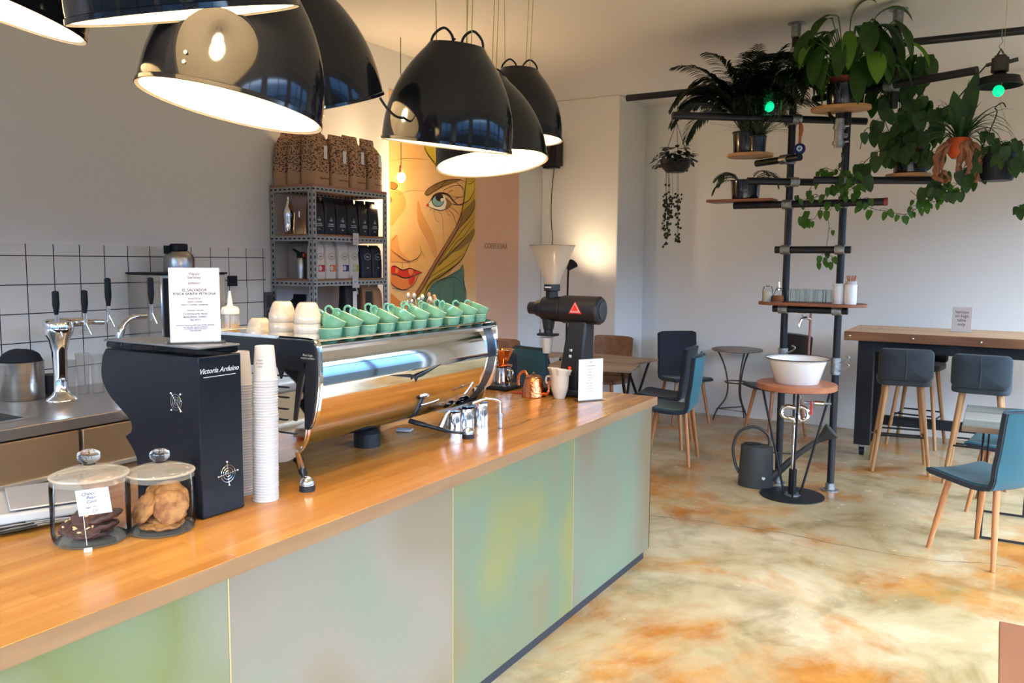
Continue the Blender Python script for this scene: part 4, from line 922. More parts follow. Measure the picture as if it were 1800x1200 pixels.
for i, y in enumerate((4.262, 4.385, 4.510, 4.630)):
    cn, cc = cols[i]
    t = bag('coffee_bag', 'white coffee bag with %s label square on the middle shelf' % cn, 'white bags on the middle shelf', .112, .075, .262, (HX1-.060-.01*(i % 2), y, LV[2]+.007), XW+R(rnd.uniform(-3, 3)), WB_, lean=.004, fold=.07)
    B().box((.012, -.0425, .074), (.062, .0016, .046)).build('label_square', mat('label_'+cn.replace(' ', '_'), cc, .5), t, smooth=False)
    B().cyl((-.004, -.0432, .074), (-.004, -.0445, .074), .018).build('label_disc', PAPER, t)
    b = B(); b.tube([(.036*cos(R(90+60*k)), -.0435, .158+.024*sin(R(90+60*k))) for k in range(6)], .0012, 5, closed=True); b.build('hexagon_mark', INKG, t)
    text('happy', .014, INKG, t, (0, -.0435, .158), Matrix(((1, 0, 0), (0, 0, -1), (0, 1, 0))))
for i, y in enumerate((4.765, 4.885)):
    t = bag('coffee_bag', ['left', 'right'][i]+' navy coffee bag with white hexagon mark on the middle shelf', 'navy bags on the middle shelf', .116, .075, .245, (HX1-.065, y, LV[2]+.007), XW+R(2), NB_, lean=.004, fold=.07)
    b = B(); b.tube([(.040*cos(R(90+60*k)), -.0435, .158+.026*sin(R(90+60*k))) for k in range(6)], .0014, 5, closed=True); b.build('hexagon_mark', SP, t)
    text('happy', .016, SP, t, (0, -.0435, .158), Matrix(((1, 0, 0), (0, 0, -1), (0, 1, 0)))); text('coffee', .011, SP, t, (0, -.0435, .075), Matrix(((1, 0, 0), (0, 0, -1), (0, 1, 0))))
for i, (x, h, ln) in enumerate(((-4.375, .265, -.01), (-4.245, .28, .02))):
    bag('coffee_bag', ['left grey foil bag behind the kitchen torch on the middle shelf', 'right grey foil bag behind the kitchen torch on the middle shelf'][i], 'grey bags on the middle shelf', .125, .07, h, (x, 4.31, LV[2]+.007), R(8), GBG, lean=ln, fold=.1)
TR = thing('kitchen_torch', 'small steel kitchen torch with black and red head on the shelf', 'torch', (-4.24, 4.215, LV[2]+.0065))
B().lathe([(.001, 0), (.030, 0), (.031, .004), (.031, .135), (.026, .145), (.001, .146)], 28).build('torch_can', BRUSH, TR)
B().box((-.004, 0, .165), (.055, .030, .045)).tube([(-.025, 0, .185), (-.075, 0, .205)], .010, 10).build('torch_head', BLACK, TR, bevel=.006)
B().box((.032, 0, .165), (.016, .022, .03)).build('torch_trigger', MC['red_plastic'], TR, bevel=.004)
SHK = thing('cocktail_shaker', 'tall polished steel cocktail shaker on the upper shelf', 'shaker', (-4.39, 4.25, LV[1]+.0065))
B().lathe([(.001, 0), (.030, 0), (.034, .01), (.044, .14), (.042, .165), (.030, .195), (.020, .212), (.019, .235), (.013, .24), (.012, .262), (.001, .264)], 40).build('shaker_body', CHROME, SHK)
BT = thing('small_decanter', 'small clear glass bottle with stopper on the upper shelf', 'bottle', (-4.285, 4.25, LV[1]+.0065))
B().lathe([(.001, 0), (.028, 0), (.030, .05), (.014, .085), (.010, .12), (.001, .12)], 26).build('bottle_body', GLASS, BT); B().cyl((0, 0, .118), (0, 0, .16), .006).build('bottle_stopper', CHROME, BT)
t = bag('coffee_bag', 'black bag with slanted top on the lower left of the shelf', None, .13, .10, .20, (-4.38, 4.30, LV[3]+.007), R(5), BB_, lean=.04, fold=.25)
t = bag('coffee_bag', 'tall black bag with tilted white label on the lower shelf', None, .15, .09, .31, (HX1-.08, 4.62, LV[3]+.007), XW, mat('black_brown_bag', (.018, .013, .014), .5), lean=.0, fold=.04, parts=(('bag_label', (.05, .5, .042, .13), STK),))
t = bag('coffee_bag', 'kraft bag with large black label on the lower shelf', None, .105, .07, .27, (HX1-.06, 4.775, LV[3]+.007), XW, mat('kraft_plain', (.36, .20, .10), .7), lean=.01, fold=.12, parts=(('bag_label', (.0, .5, .072, .16), INK),))
t = bag('coffee_bag', 'plain kraft bag at the right end of the lower shelf', None, .105, .07, .265, (HX1-.06, 4.89, LV[3]+.007), XW, MC['kraft_plain'], lean=.015, fold=.14)
for i, z in enumerate((LV[1], LV[2])):
    t = thing('price_tag', ['white price tag clipped to the upper shelf beam', 'white price tag clipped to the middle shelf beam'][i], 'price tag', (HX1+.010, 4.60-.01*i, z-.02))
    B().box((0, 0, 0), (.002, .062, .085)).build('tag_card', PAPER, t, smooth=False); B().tube([(0, .01, -.04), (.004, .02, -.09)], .004, 8).build('tag_clip', PAPER, t)
    text('6,50', .014, INKG, t, (.0012, 0, 0), Matrix(((0, 0, 1), (1, 0, 0), (0, 1, 0))))
# ------------------------------------------------------------------ wall mural and salmon field with metal letters
MX = XL+.012
MU = thing('wall_mural', 'large painted portrait of a blonde woman with red lips on the wall', 'mural', (XL, 6.17, .9))
WB().bb(XL, MX-.002, 5.505, 6.832, .9, 3.105).build('painted_board', mat('mural_skin', (.86, .47, .15), .6, noise=(1.6, (.92, .60, .29), 3, .35, .65)), MU, smooth=False)
def mp_(x, y, off=0): return aX(660+x/4, 240+y/4, MX+off)
def area_(nm, pts, m, off, sm=True):
    P = [mp_(x, y) for x, y in (([(q.x, q.y) for q in catmull([(a, b, 0) for a, b in pts], 5, True)]) if sm else pts)]
    P = [Vector((0, min(max(p.y, 5.507), 6.830), max(p.z, .905))) for p in P]
    WB().prism([(p.y, p.z) for p in P], lambda u, v, t: (MX+off-.0012*t, u, v)).build(nm, m, MU, smooth=False)
def line_(nm, pts, w, m, off, taper=True):
    C = catmull([(a, b, 0) for a, b in pts], 6); P = [mp_(q.x, q.y) for q in C]; N = len(P)
    P = [Vector((MX+off, min(max(p.y, 5.507), 6.830), max(p.z, .905))) for p in P]; b = WB(); L_, R_ = [], []
    for i, p in enumerate(P):
        d = (P[min(i+1, N-1)]-P[max(i-1, 0)]); d = d.normalized() if d.length > 1e-6 else Vector((0, 1, 0))
        k = w*.5*((.35+.65*sin(pi*i/(N-1))) if taper else 1); s_ = Vector((0, -d.z, d.y))*k
        L_.append(b.bm.verts.new(p+s_)); R_.append(b.bm.verts.new(p-s_))
    for i in range(N-1): b.bm.faces.new((L_[i], L_[i+1], R_[i+1], R_[i]))
    b.build(nm, m, MU, smooth=False)
LN_ = mat('mural_line', (.035, .010, .008), .6); HR = mat('mural_hair', (.62, .38, .03), .6); HD = mat('mural_hair_dark', (.30, .16, .03), .6); HY_ = mat('mural_hair_light', (.70, .52, .04), .6)
SD = mat('mural_shade', (.78, .36, .10), .6); SL = mat('mural_light', (.93, .66, .36), .6)
area_('cheek_shade', [(300, 450), (330, 540), (400, 680), (432, 800), (415, 850), (370, 740), (305, 620), (292, 520)], SD, .001)
area_('temple_shade', [(102, 385), (170, 380), (208, 430), (210, 500), (160, 570), (104, 620)], SD, .001)
area_('nose_shade', [(104, 740), (150, 690), (160, 740), (175, 800), (230, 860), (235, 885), (150, 880), (104, 870)], SD, .001)
area_('chin_shade', [(104, 1100), (180, 1160), (260, 1165), (300, 1100), (330, 1120), (260, 1190), (104, 1190)], mat('mural_orange', (.80, .28, .05), .6), .001)
area_('hair', [(640, 250), (700, 250), (700, 560), (692, 680), (650, 770), (610, 850), (520, 960), (400, 1030), (345, 1120), (300, 1180), (240, 1190), (300, 1080), (420, 890), (520, 720), (590, 580), (622, 440)], HR, .0015, False)
area_('hair_streak', [(695, 440), (698, 500), (650, 580), (585, 640), (570, 625), (610, 530), (660, 480)], HD, .0025)
area_('hair_streak', [(692, 650), (680, 715), (600, 790), (520, 830), (450, 905), (440, 895), (500, 830), (600, 740)], HD, .0025)
area_('hair_streak', [(640, 330), (665, 320), (690, 330), (680, 400), (640, 460), (625, 440)], HY_, .0025)
area_('hair_band', [(560, 640), (600, 590), (590, 640), (500, 790), (400, 950), (300, 1110), (250, 1185), (225, 1185), (320, 1040), (430, 860)], mat('mural_brown', (.40, .17, .06), .6), .003)
area_('fringe', [(340, 68), (460, 66), (455, 190), (432, 212), (385, 160)], HY_, .0015)
area_('shirt', [(330, 1190), (345, 1115), (400, 1035), (500, 985), (590, 930), (612, 900), (618, 990), (632, 1080), (634, 1190)], mat('mural_green', (.09, .20, .14), .6), .0032, False)
RED = mat('mural_red', (.72, .035, .02), .5); ORG = mat('mural_lip_orange', (.80, .24, .05), .5)
area_('upper_lip', [(103, 918), (130, 909), (165, 926), (187, 937), (235, 925), (270, 935), (322, 955), (275, 968), (235, 992), (195, 990), (150, 970), (103, 962)], RED, .003)
area_('lower_lip', [(104, 985), (150, 980), (195, 1000), (250, 990), (300, 968), (272, 1030), (230, 1065), (180, 1075), (130, 1050), (104, 1022)], ORG, .003)
area_('lip_gloss', [(230, 935), (262, 938), (258, 965), (238, 975)], ORG, .004); area_('lip_gloss', [(235, 1000), (275, 985), (262, 1030), (240, 1045)], RED, .004)
area_('lip_gloss', [(140, 925), (158, 930), (152, 958), (138, 952)], ORG, .004)
area_('eye_white', [(360, 480), (392, 440), (440, 412), (490, 420), (534, 468), (500, 502), (450, 516), (400, 502)], mat('mural_white', (.88, .78, .62), .6), .003)
area_('eyelid_shade', [(488, 425), (534, 468), (505, 500), (488, 505), (498, 465)], HD, .0034)
def disc(nm, x, y, r, m, off): area_(nm, [(x+r*cos(R(a)), y+r*sin(R(a))) for a in range(0, 360, 30)], m, off)
disc('iris', 437, 452, 43, LN_, .0038); disc('iris', 437, 452, 38, mat('mural_teal', (.22, .42, .42), .6), .0042); disc('pupil', 447, 428, 27, LN_, .0046); disc('eye_highlight', 466, 444, 12, MC['mural_white'], .005)
area_('eye_corner', [(355, 485), (366, 470), (374, 480), (366, 492)], RED, .004)
area_('eyebrow', [(345, 402), (362, 372), (420, 335), (500, 306), (600, 300), (560, 322), (480, 350), (410, 385), (365, 414)], HD, .003)
area_('eyebrow', [(102, 318), (135, 328), (150, 350), (130, 372), (102, 360)], HD, .003); area_('eye_corner', [(102, 415), (112, 440), (110, 458), (102, 462)], RED, .003)
for w, pts in ((.034, [(385, 446), (410, 412), (455, 398), (505, 408), (545, 452), (575, 478)]), (.012, [(360, 482), (400, 505), (455, 518), (505, 503), (540, 470)]), (.010, [(362, 478), (380, 455), (395, 440)]),
               (.014, [(345, 402), (362, 372), (420, 335), (500, 306), (590, 303), (625, 318)]), (.012, [(345, 402), (365, 414), (410, 385), (470, 352), (520, 335)]), (.008, [(400, 380), (420, 350), (440, 335)]), (.008, [(450, 360), (480, 325), (500, 310)]),
               (.010, [(102, 318), (140, 328), (152, 352), (128, 372), (102, 362)]), (.010, [(480, 375), (530, 350), (590, 345), (620, 380), (610, 420), (560, 425), (520, 410)]), (.008, [(560, 320), (600, 350), (615, 400)]),
               (.022, [(637, 250), (632, 340), (620, 440), (600, 540), (560, 640)]), (.018, [(610, 560), (560, 680), (440, 870), (340, 1050), (300, 1110), (240, 1185)]), (.012, [(560, 640), (430, 850), (330, 1020), (250, 1140)]),
               (.014, [(700, 360), (660, 440), (600, 475), (540, 478)]), (.010, [(700, 300), (670, 330), (645, 330)]), (.012, [(698, 490), (660, 560), (580, 650), (545, 700)]), (.012, [(694, 560), (640, 620), (560, 720), (500, 800), (440, 890)]), (.012, [(694, 590), (620, 700), (570, 740), (490, 850)]),
               (.010, [(690, 640), (640, 700), (520, 830), (440, 905), (400, 960)]), (.020, [(693, 680), (650, 770), (612, 850), (560, 905), (460, 980), (390, 1025), (340, 1110), (328, 1185)]), (.010, [(600, 870), (520, 930), (420, 990), (360, 1050), (345, 1100)]), (.010, [(620, 820), (560, 870), (470, 930), (400, 975), (360, 1010)]),
               (.016, [(610, 895), (620, 960), (616, 1020), (634, 1090), (636, 1185)]), (.010, [(400, 1030), (500, 985), (600, 940)]), (.008, [(360, 1090), (460, 1010), (560, 990), (610, 1060), (630, 1110)]), (.006, [(440, 1010), (443, 1100), (440, 1185)]), (.006, [(545, 990), (548, 1080), (545, 1180)]),
               (.012, [(103, 795), (150, 830), (195, 862), (235, 876), (290, 856), (318, 810), (308, 765)]), (.006, [(103, 735), (130, 715), (145, 690)]), (.005, [(185, 880), (188, 905), (182, 925)]), (.005, [(235, 880), (236, 900), (232, 920)]), (.005, [(320, 800), (335, 830), (348, 848)]),
               (.014, [(103, 918), (132, 908), (187, 937), (235, 925), (270, 935), (324, 954)]), (.016, [(103, 962), (150, 972), (195, 992), (245, 986), (324, 954)]), (.012, [(104, 1022), (130, 1050), (180, 1076), (232, 1065), (272, 1030), (300, 968)]), (.008, [(103, 1062), (150, 1072), (240, 1082)]),
               (.022, [(340, 66), (362, 120), (400, 170), (434, 214)]), (.012, [(420, 68), (425, 120), (445, 170)]), (.006, [(440, 520), (468, 570), (472, 660), (480, 740)]), (.005, [(400, 520), (425, 590), (450, 600)]), (.004, [(102, 170), (220, 155), (380, 165)]), (.004, [(150, 410), (240, 380), (340, 385)]),
               (.010, [(500, 505), (540, 545), (560, 600), (570, 640)]), (.009, [(515, 495), (560, 520), (590, 560)]), (.008, [(490, 512), (510, 545), (520, 560)]), (.010, [(540, 470), (580, 480), (610, 478)]), (.008, [(535, 455), (575, 430), (600, 425)]), (.008, [(500, 408), (520, 385), (545, 375)]), (.008, [(470, 398), (480, 375), (490, 368)]), (.006, [(380, 505), (385, 515), (378, 522)]), (.006, [(410, 512), (412, 525), (405, 532)])):
    line_('ink_line', pts, w*.55, LN_, .0055)
SF = struct(B().bb(XL, XL+.004, 6.834, 7.672, .0, 3.105).build('wall_left_salmon_paint', mat('salmon_paint', (.80, .49, .33), .8), smooth=False))
ll = thing('wall_letters', 'small raised metal letters on the salmon painted wall', 'lettering', (XL+.006, 7.21, 1.84))
text('COFFEEBAR', .082, mat('salmon_letter', (.50, .30, .20), .5), ll, (0, 0, 0), Matrix(((0, 0, 1), (1, 0, 0), (0, 1, 0))), ext=.004, spacing=1.05)
SPK = thing('speaker', 'small black loudspeaker mounted high in the wall corner', 'speaker', (-4.33, 8.07, 2.73))
B().box((0, 0, .135), (.22, .16, .27)).build('speaker_box', BLACK, SPK, bevel=.006)
B().lathe([(.001, .0), (.03, .002), (.05, .012), (.052, .014)], 24, (.0, -.084, .18), basis((0, -1, 0))).build('speaker_cone', MC['cap_dark'], SPK)
B().box((0, .02, -.012), (.16, .10, .02)).tube([(-.02, .08, 0), (-.02, .105, 0)], .02, 8).build('speaker_bracket', BLACK, SPK)
p0, p1 = aY(953, 298, 8.0), aY(957, 432, 8.0)
o = WB(); e_ = thing('speaker_cable', 'thin black cable hanging from the loudspeaker along the wall', 'cable', (p0.x, 8.16, 1.3))
WB().tube(catmull([(-4.33, 8.16, 2.75), (-4.36, 8.165, 2.5), (-4.37, 8.17, 2.2), (-4.35, 8.17, 1.9), (-4.36, 8.17, 1.4)], 8), .004, 6).build('cable', CORD, e_)
# bare bulb on a cord in front of the mural
HB = thing('hanging_bulb', 'bare warm light bulb hanging on a cord in front of the mural', 'light bulb', (-4.2, 5.29, 2.30))
B().ball((0, 0, .055), .034, 20, (1, 1, 1.25)).build('bulb_glass', mat('lit_warm_bulb', (1, .8, .5), .4, emit=(1, .72, .38), es=14), HB)
B().cyl((0, 0, .09), (0, 0, .15), .018, .014).build('bulb_socket', mat('brown_socket', (.10, .03, .015), .4), HB)
B().tube([(0, 0, .15), (0, 0, .5), (.003, 0, HC-2.30)], .0028, 6).build('bulb_cord', CORD, HB)
l = bpy.data.lights.new('bulb_glow', 'POINT'); l.energy = 17; l.color = (1, .68, .36); l.shadow_soft_size = .04
lo = bpy.data.objects.new('bulb_glow', l); S.collection.objects.link(lo); lo.parent = HB; lo.location = (.06, 0, .04)
# small clip spotlight washing the nib wall
sp_ = aY(1003, 468, 7.75)
CS = thing('clip_spotlight', 'small black spotlight seen behind the grinder hopper lighting the wall', 'spotlight', (sp_.x, sp_.y, 0))
dv = (Vector((-3.72, 8.18, 2.05))-sp_).normalized(); mm = basis(dv)
WB().lathe([(.001, -.05), (.02, -.045), (.055, .05), (.052, .05), (.018, -.04)], 28, sp_, mm).build('spot_cone', BLACK, CS)
WB().tube([sp_-dv*.04, sp_+Vector((-.04, .02, -.14)), (sp_.x-.06, sp_.y+.02, .02)], .010, 10).build('spot_stem', BLACK, CS)
WB().lathe([(.001, 0), (.13, 0), (.13, .015), (.02, .03), (.001, .03)], 32, (sp_.x-.06, sp_.y+.02, 0)).build('spot_base', BLACK, CS)
l = bpy.data.lights.new('spot_glow', 'SPOT'); l.energy = 7; l.color = (1, .78, .50); l.spot_size = R(140); l.spot_blend = 1; l.shadow_soft_size = .03
lo = bpy.data.objects.new('spot_glow', l); S.collection.objects.link(lo); lo.parent = CS; lo.location = sp_+dv*.05-CS.location; lo.rotation_euler = basis(-dv).to_euler()
# ------------------------------------------------------------------ chairs, stools, tables
def fab(nm, c): return mat(nm, c, .85, bump=(260, .35, .0015), sheen=.15)
NAVY = fab('navy_wool', (.014, .018, .028)); TEAL = fab('teal_wool', (.012, .075, .098)); TEALL = fab('bright_teal_wool', (.022, .15, .20)); DGREY = fab('charcoal_wool', (.022, .026, .032))
PLY = wood('brown_plywood', (.28, .14, .075), (.20, .09, .045), 'x', 1.2, .4)
def shell_chair(label, x, y, deg, pad, core, outer=None, group='shell chairs with wooden legs', back=1.0, h=.92):
    t = thing('dining_chair', label, 'chair', (x, y, 0), R(deg), group)
    P = [(.235, .448), (.22, .462), (.10, .452), (-.06, .440), (-.15, .450), (-.195, .495), (-.215, .57), (-.235, .68), (-.255, h-.03), (-.262, h)]
    C = cm2(P, 5); N = len(C)-1; br = 22/N
    def sf(u, v, off, u0, u1, inset):
        q = (u0+(u1-u0)*u)*N; i = min(int(q), N-1); f = q-i
        px_, pz_ = C[i][0]*(1-f)+C[i+1][0]*f, C[i][1]*(1-f)+C[i+1][1]*f
        dx, dz = C[min(i+1, N)][0]-C[max(i-1, 0)][0], C[min(i+1, N)][1]-C[max(i-1, 0)][1]
        l_ = hypot(dx, dz) or 1; nx, nz = dz/l_, -dx/l_       # towards the sitter
        g = q/N; w = .225-.012*max(0, g-.45)
        e = min(g, 1-g)*N*.022            # distance from either free end
        rr_ = .075
        if e < rr_: w -= rr_-sqrt(max(rr_*rr_-(rr_-e)**2, 0))
        vv = (v*2-1)*(w-inset)
        cur = .030*(abs(v*2-1)**2)*min(1, max(0, (g-.45)*4))
        return Vector((px_+nx*off+cur, vv, pz_+nz*off + .010*(abs(v*2-1)**2)*(g < .45)))
    def slab(nm, m, u0, u1, o0, o1, inset, nu=14, nv=10):
        b = B(); top = [[b.bm.verts.new(sf(i/nu, j/nv, o1, u0, u1, inset)) for j in range(nv+1)] for i in range(nu+1)]
        bot = [[b.bm.verts.new(sf(i/nu, j/nv, o0, u0, u1, inset)) for j in range(nv+1)] for i in range(nu+1)]
        for i in range(nu):
            for j in range(nv):
                b.bm.faces.new((top[i][j], top[i+1][j], top[i+1][j+1], top[i][j+1])); b.bm.faces.new((bot[i][j], bot[i][j+1], bot[i+1][j+1], bot[i+1][j]))
        for i in range(nu):
            for j in (0, nv): b.bm.faces.new((top[i][j], top[i+1][j], bot[i+1][j], bot[i][j]))
        for j in range(nv):
            for i in (0, nu): b.bm.faces.new((top[i][j], top[i][j+1], bot[i][j+1], bot[i][j]))
        bmesh.ops.remove_doubles(b.bm, verts=b.bm.verts, dist=.0004)
        return b.build(nm, m, t, ang=.8)
    s0 = slab('seat', core, 0, .52, -.016, .012, 0); slab('seat_pad', pad, .015, .50, .012, .022, .012)
    s1 = slab('backrest', core, .52, 1, -.014, .012, 0); slab('back_pad', pad, .53, .985, .012, .020, .012); slab('back_cover', outer or pad, .50, .985, -.020, -.014, .010)
    for sx in (-1, 1):
        for sy in (-1, 1):
            B().tube([(sx*.15-.01, sy*.145, .445), (sx*.181-.005, sy*.175, .2225), (sx*.212, sy*.205, 0)], [.0185, .017, .0125], 14).build('leg', LEGW, t)
    return t
shell_chair('teal upholstered chair in the right foreground, seat fully visible', .0, 5.44, 143, TEAL, NAVY, TEAL, h=.90)
shell_chair('bright teal chair behind the foreground teal chair, partly hidden by the low table', .115, 6.52, 172, TEALL, NAVY, NAVY)
shell_chair('chair with teal back beside the end of the bar, legs in full view', -2.385, 6.66, 188, fab('dark_teal_wool', (.016, .06, .065)), NAVY, TEALL)
shell_chair('navy chair just behind the teal backed chair near the bar', -2.64, 7.24, 186, NAVY, NAVY)
shell_chair('navy chair against the back wall left of the round bistro table', -2.86, 8.40, -48, NAVY, NAVY, h=.93)
shell_chair('dark chair right of the round bistro table seen behind the wash basin', -1.88, 8.32, 228, DGREY, DGREY, h=.97)
shell_chair('navy chair back seen above the bar behind the copper dripper', -3.54, 5.98, 82, NAVY, NAVY, h=.93)
shell_chair('dark teal chair back seen behind the paper cup of the shop grinder', -3.47, 6.47, 72, TEAL, NAVY, TEAL, h=.93)
shell_chair('brown plywood chair by the salmon wall behind the navy chair back', -4.12, 6.98, 84, PLY, PLY, h=.93)
shell_chair('brown plywood chair at the far folding tables against the white wall', -3.52, 7.80, -90, PLY, PLY, h=.90)
def stool(label, x, y, deg, col, seam=True):
    t = thing('bar_stool', label, 'bar stool', (x, y, 0), R(deg), 'upholstered bar stools at the high table')
    b = B(); b.prism(rrect(.40, .40, .08), lambda u, v, q: (u, v, .715+.06*q)); b.build('seat', col, t, bevel=.018, seg=3)
    def bk(u, v, w):   # curved back pad behind (local -y)
        return Vector((u, -.185-.035+.035*(u/.2)**2*1.0+w, .765+v+.125))
    o = rrect(.405, .255, .045, 6)
    b = B(); n = len(o)
    fr_ = [[b.bm.verts.new(bk(u*k, v*k, w)) for u, v in o] for k, w in ((.05, -.026), (.5, -.027), (.93, -.024), (1, -.010), (1, .012), (.93, .026), (.5, .028), (.05, .028))]
    for A, C in zip(fr_, fr_[1:]):
        for i in range(n): b.bm.faces.new((A[i], A[(i+1) % n], C[(i+1) % n], C[i]))
    b.bm.faces.new(fr_[0]); b.bm.faces.new(fr_[-1]); b.build('backrest', col, t, ang=1.2)
    if seam: B().tube([bk(0, v, -.0285) for v in (-.118, -.06, 0, .06, .118)], .0022, 6).build('back_seam', mat('seam_thread', (.07, .08, .09), .8), t)
    for sx in (-1, 1):
        for sy in (-1, 1): B().tube([(sx*.125, sy*.125, .72), (sx*.21, sy*.20, 0)], [.0205, .0145], 14).build('leg', wood('oak_stool_leg', (.50, .27, .12), (.34, .16, .06), 'z', 1.5, .35), t)
    for q, z in ((1, .30), (-1, .30), (1, .25)):
        k_ = .125+.085*(1-z/.72); B().tube([(-k_, q*k_*.97, z), (k_, q*k_*.97, z)], .0075, 8).build('foot_bar', BLACK, t)
    for q in (1, -1):
        k_ = .125+.085*(1-.27/.72); B().tube([(q*k_, -k_, .27), (q*k_, k_, .27)], .0075, 8).build('foot_bar', BLACK, t)
    return t
stool('charcoal bar stool at the left end of the high table', -.655, 7.42, 9, DGREY)
stool('blue grey bar stool right of the charcoal one, seam down its back', -.09, 7.28, -2, fab('slate_wool', (.028, .040, .052)))
stool('dark bar stool on the wall side of the high table, behind the left stool', -.62, 8.53, 172, DGREY, False)
# high table on castors
HTb = thing('high_table', 'high table with thick reclaimed wood top and black steel frame on castors', 'table', (-.4, 8.1, 0))
TOPW = wood('reclaimed_top', (.72, .46, .26), (.50, .29, .14), 'x', .8, .45); TOPE = wood('reclaimed_edge', (.38, .16, .06), (.11, .04, .016), 'x', .8, .45)
TX0, TX1, TY0, TY1 = -1.165, 1.6, 7.65, 8.56
for i in range(5):
    a = TY0+.03+(TY1-TY0-.06)*i/5; WB().bb(TX0, TX1, a, a+(TY1-TY0-.06)/5-.003, 1.035, 1.104).build('top_plank', TOPW, HTb, bevel=.002)
WB().bb(TX0-.001, TX1, TY0, TY0+.028, 1.026, 1.102).build('edge_beam', TOPE, HTb, bevel=.003); WB().bb(TX0-.001, TX1, TY1-.028, TY1, 1.026, 1.102).build('edge_beam', TOPE, HTb, bevel=.003)
for x in (-1.12, -.62, -.12, .38, .88): WB().lathe([(.012, 0), (.012, .003), (.007, .009), (.001, .011)], 16, (x, TY0, 1.065), basis((0, -1, 0))).build('bolt_head', CHROME, HTb)
WB().bb(-1.02, 1.5, TY0+.07, TY0+.12, .93, 1.03).build('top_rail', BLACK, HTb, bevel=.003); WB().bb(-1.02, 1.5, TY1-.12, TY1-.07, .93, 1.03).build('top_rail', BLACK, HTb, bevel=.003)
for x in (-1.055, 1.4):
    for y in (TY0+.06, TY1-.17):
        WB().bb(x, x+.13, y, y+.11, .10, 1.03).build('leg', BLACK, HTb, bevel=.003)
        c_ = WB().bb(x+.03, x+.10, y+.03, y+.08, .085, .10).bb(x+.035, x+.042, y+.035, y+.075, .03, .09).bb(x+.088, x+.095, y+.035, y+.075, .03, .09).build('castor_fork', GALV, HTb)
        WB().cyl((x+.045, y+.055, .036), (x+.085, y+.055, .036), .036).build('castor_wheel', BLACK, c_)
WB().bb(-.95, 1.4, TY1-.15, TY1-.09, .17, .26).build('foot_beam', BLACK, HTb, bevel=.003); WB().bb(-1.04, -.98, TY0+.12, TY1-.12, .17, .26).build('foot_beam', BLACK, HTb, bevel=.003)
sg = menu('small acrylic sign about laptops on the high table', (-.362, 8.17, 1.1045), (-.208, 8.12, 1.1045), .215, [('laptops\non high\ntable\nonly', .55, .036, INK)], 'table_sign', .05, paper=MC['bright_paper'])
# low slatted stone-grey table at the right edge
LT = thing('low_table', 'weathered grey plank table at the right edge behind the teal chair', 'table', (.05, 6.1, 0))
GW = wood('weathered_grey_wood', (.24, .245, .22), (.13, .14, .125), 'x', 1.2, .7); GW2 = wood('pale_weathered_wood', (.36, .34, .30), (.26, .24, .20), 'x', 1.2, .7)
for i, (y0, y1, m_) in enumerate(((5.62, 5.84, GW), (5.845, 6.16, GW2), (6.165, 6.47, GW))): WB().bb(-.16, .27, y0, y1, .70, .725).build('table_plank', m_, LT, bevel=.003)
WB().bb(-.16, .27, 5.605, 5.62, .69, .724).build('table_edge', wood('pale_brown_edge', (.34, .22, .14), (.24, .14, .08), 'x', 1, .6), LT)
for y in (5.75, 6.38):
    for x in (-.045, -.015, .22): WB().tube([(x, y, .70), (x-.01, y, .01)], .0055, 8).build('leg', BLACK, LT)
    WB().tube([(-.06, y, .012), (.26, y, .012)], .008, 8).build('leg_foot', BLACK, LT)
FT = thing('side_table', 'corner of a brown wooden table at the bottom right of the photo', 'table', (.32, 2.1, 0))
WB().bb(.045, .62, 1.70, 2.485, .725, .75).build('table_top', wood('brown_leather_top', (.36, .15, .065), (.26, .10, .045), 'y', .5, .55), FT, bevel=.002)
for x in (.10, .56):
    for y in (1.76, 2.42): WB().bb(x, x+.04, y-.04, y, 0, .725).build('leg', LEGW, FT)
# folding wooden tables behind the bar end
def folding(label, x, y, deg, w, d):
    t = thing('folding_table', label, 'table', (x, y, 0), R(deg), 'folding wooden tables behind the bar')
    fw_ = wood('worn_brown_slats', (.42, .29, .19), (.24, .15, .09), 'x', 1.2, .55); n = 6
    for i in range(n): B().bb(-w/2, w/2, -d/2+d*i/n, -d/2+d*(i+1)/n-.006, .715, .735).build('table_slat', fw_, t, bevel=.002)
    for sx in (-1, 1):
        for s in (-1, 1): B().tube([(sx*(w/2-.08), s*d*.42, .712), (sx*(w/2-.08), -s*d*.46, .01)], .013, 8).build('leg', mat('dark_iron', (.02, .018, .018), .5, .4), t)
    B().tube([(-w/2+.08, 0, .36), (w/2-.08, 0, .36)], .008, 8).build('cross_bar', MC['dark_iron'], t)
folding('nearer folding table with worn slatted top behind the menu card', -3.22, 6.87, 12, .80, .50)
folding('farther folding table with worn slatted top by the white wall', -3.34, 7.50, -8, .84, .52)
folding('small folding table in the far corner behind the shop grinder', -4.12, 7.50, 0, .50, .36)
# round bistro table
RT = thing('bistro_table', 'small round bistro table with curved iron legs by the back wall', 'table', (-2.37, 8.64, 0))
IR = mat('brown_iron', (.10, .075, .06), .45, .7)
B().lathe([(.001, .765), (.255, .765), (.262, .770), (.262, .782), (.255, .787), (.001, .787)], 48).build('table_top', mat('grey_stone_top', (.24, .21, .20), .5, noise=(30, (.16, .13, .12), 3, .3, .7)), RT)
for k in range(3):
    a = R(200+120*k); cs, sn = cos(a), sin(a)
    B().tube(catmull([(cs*.20, sn*.20, .765), (cs*.13, sn*.13, .62), (cs*.085, sn*.085, .42), (cs*.10, sn*.10, .26), (cs*.19, sn*.19, .12), (cs*.225, sn*.225, .01)], 6), .0085, 8).build('leg', IR, RT)
B().tube([(.115*cos(2*pi*k/24), .115*sin(2*pi*k/24), .43) for k in range(24)], .007, 8, closed=True).build('ring', IR, RT)
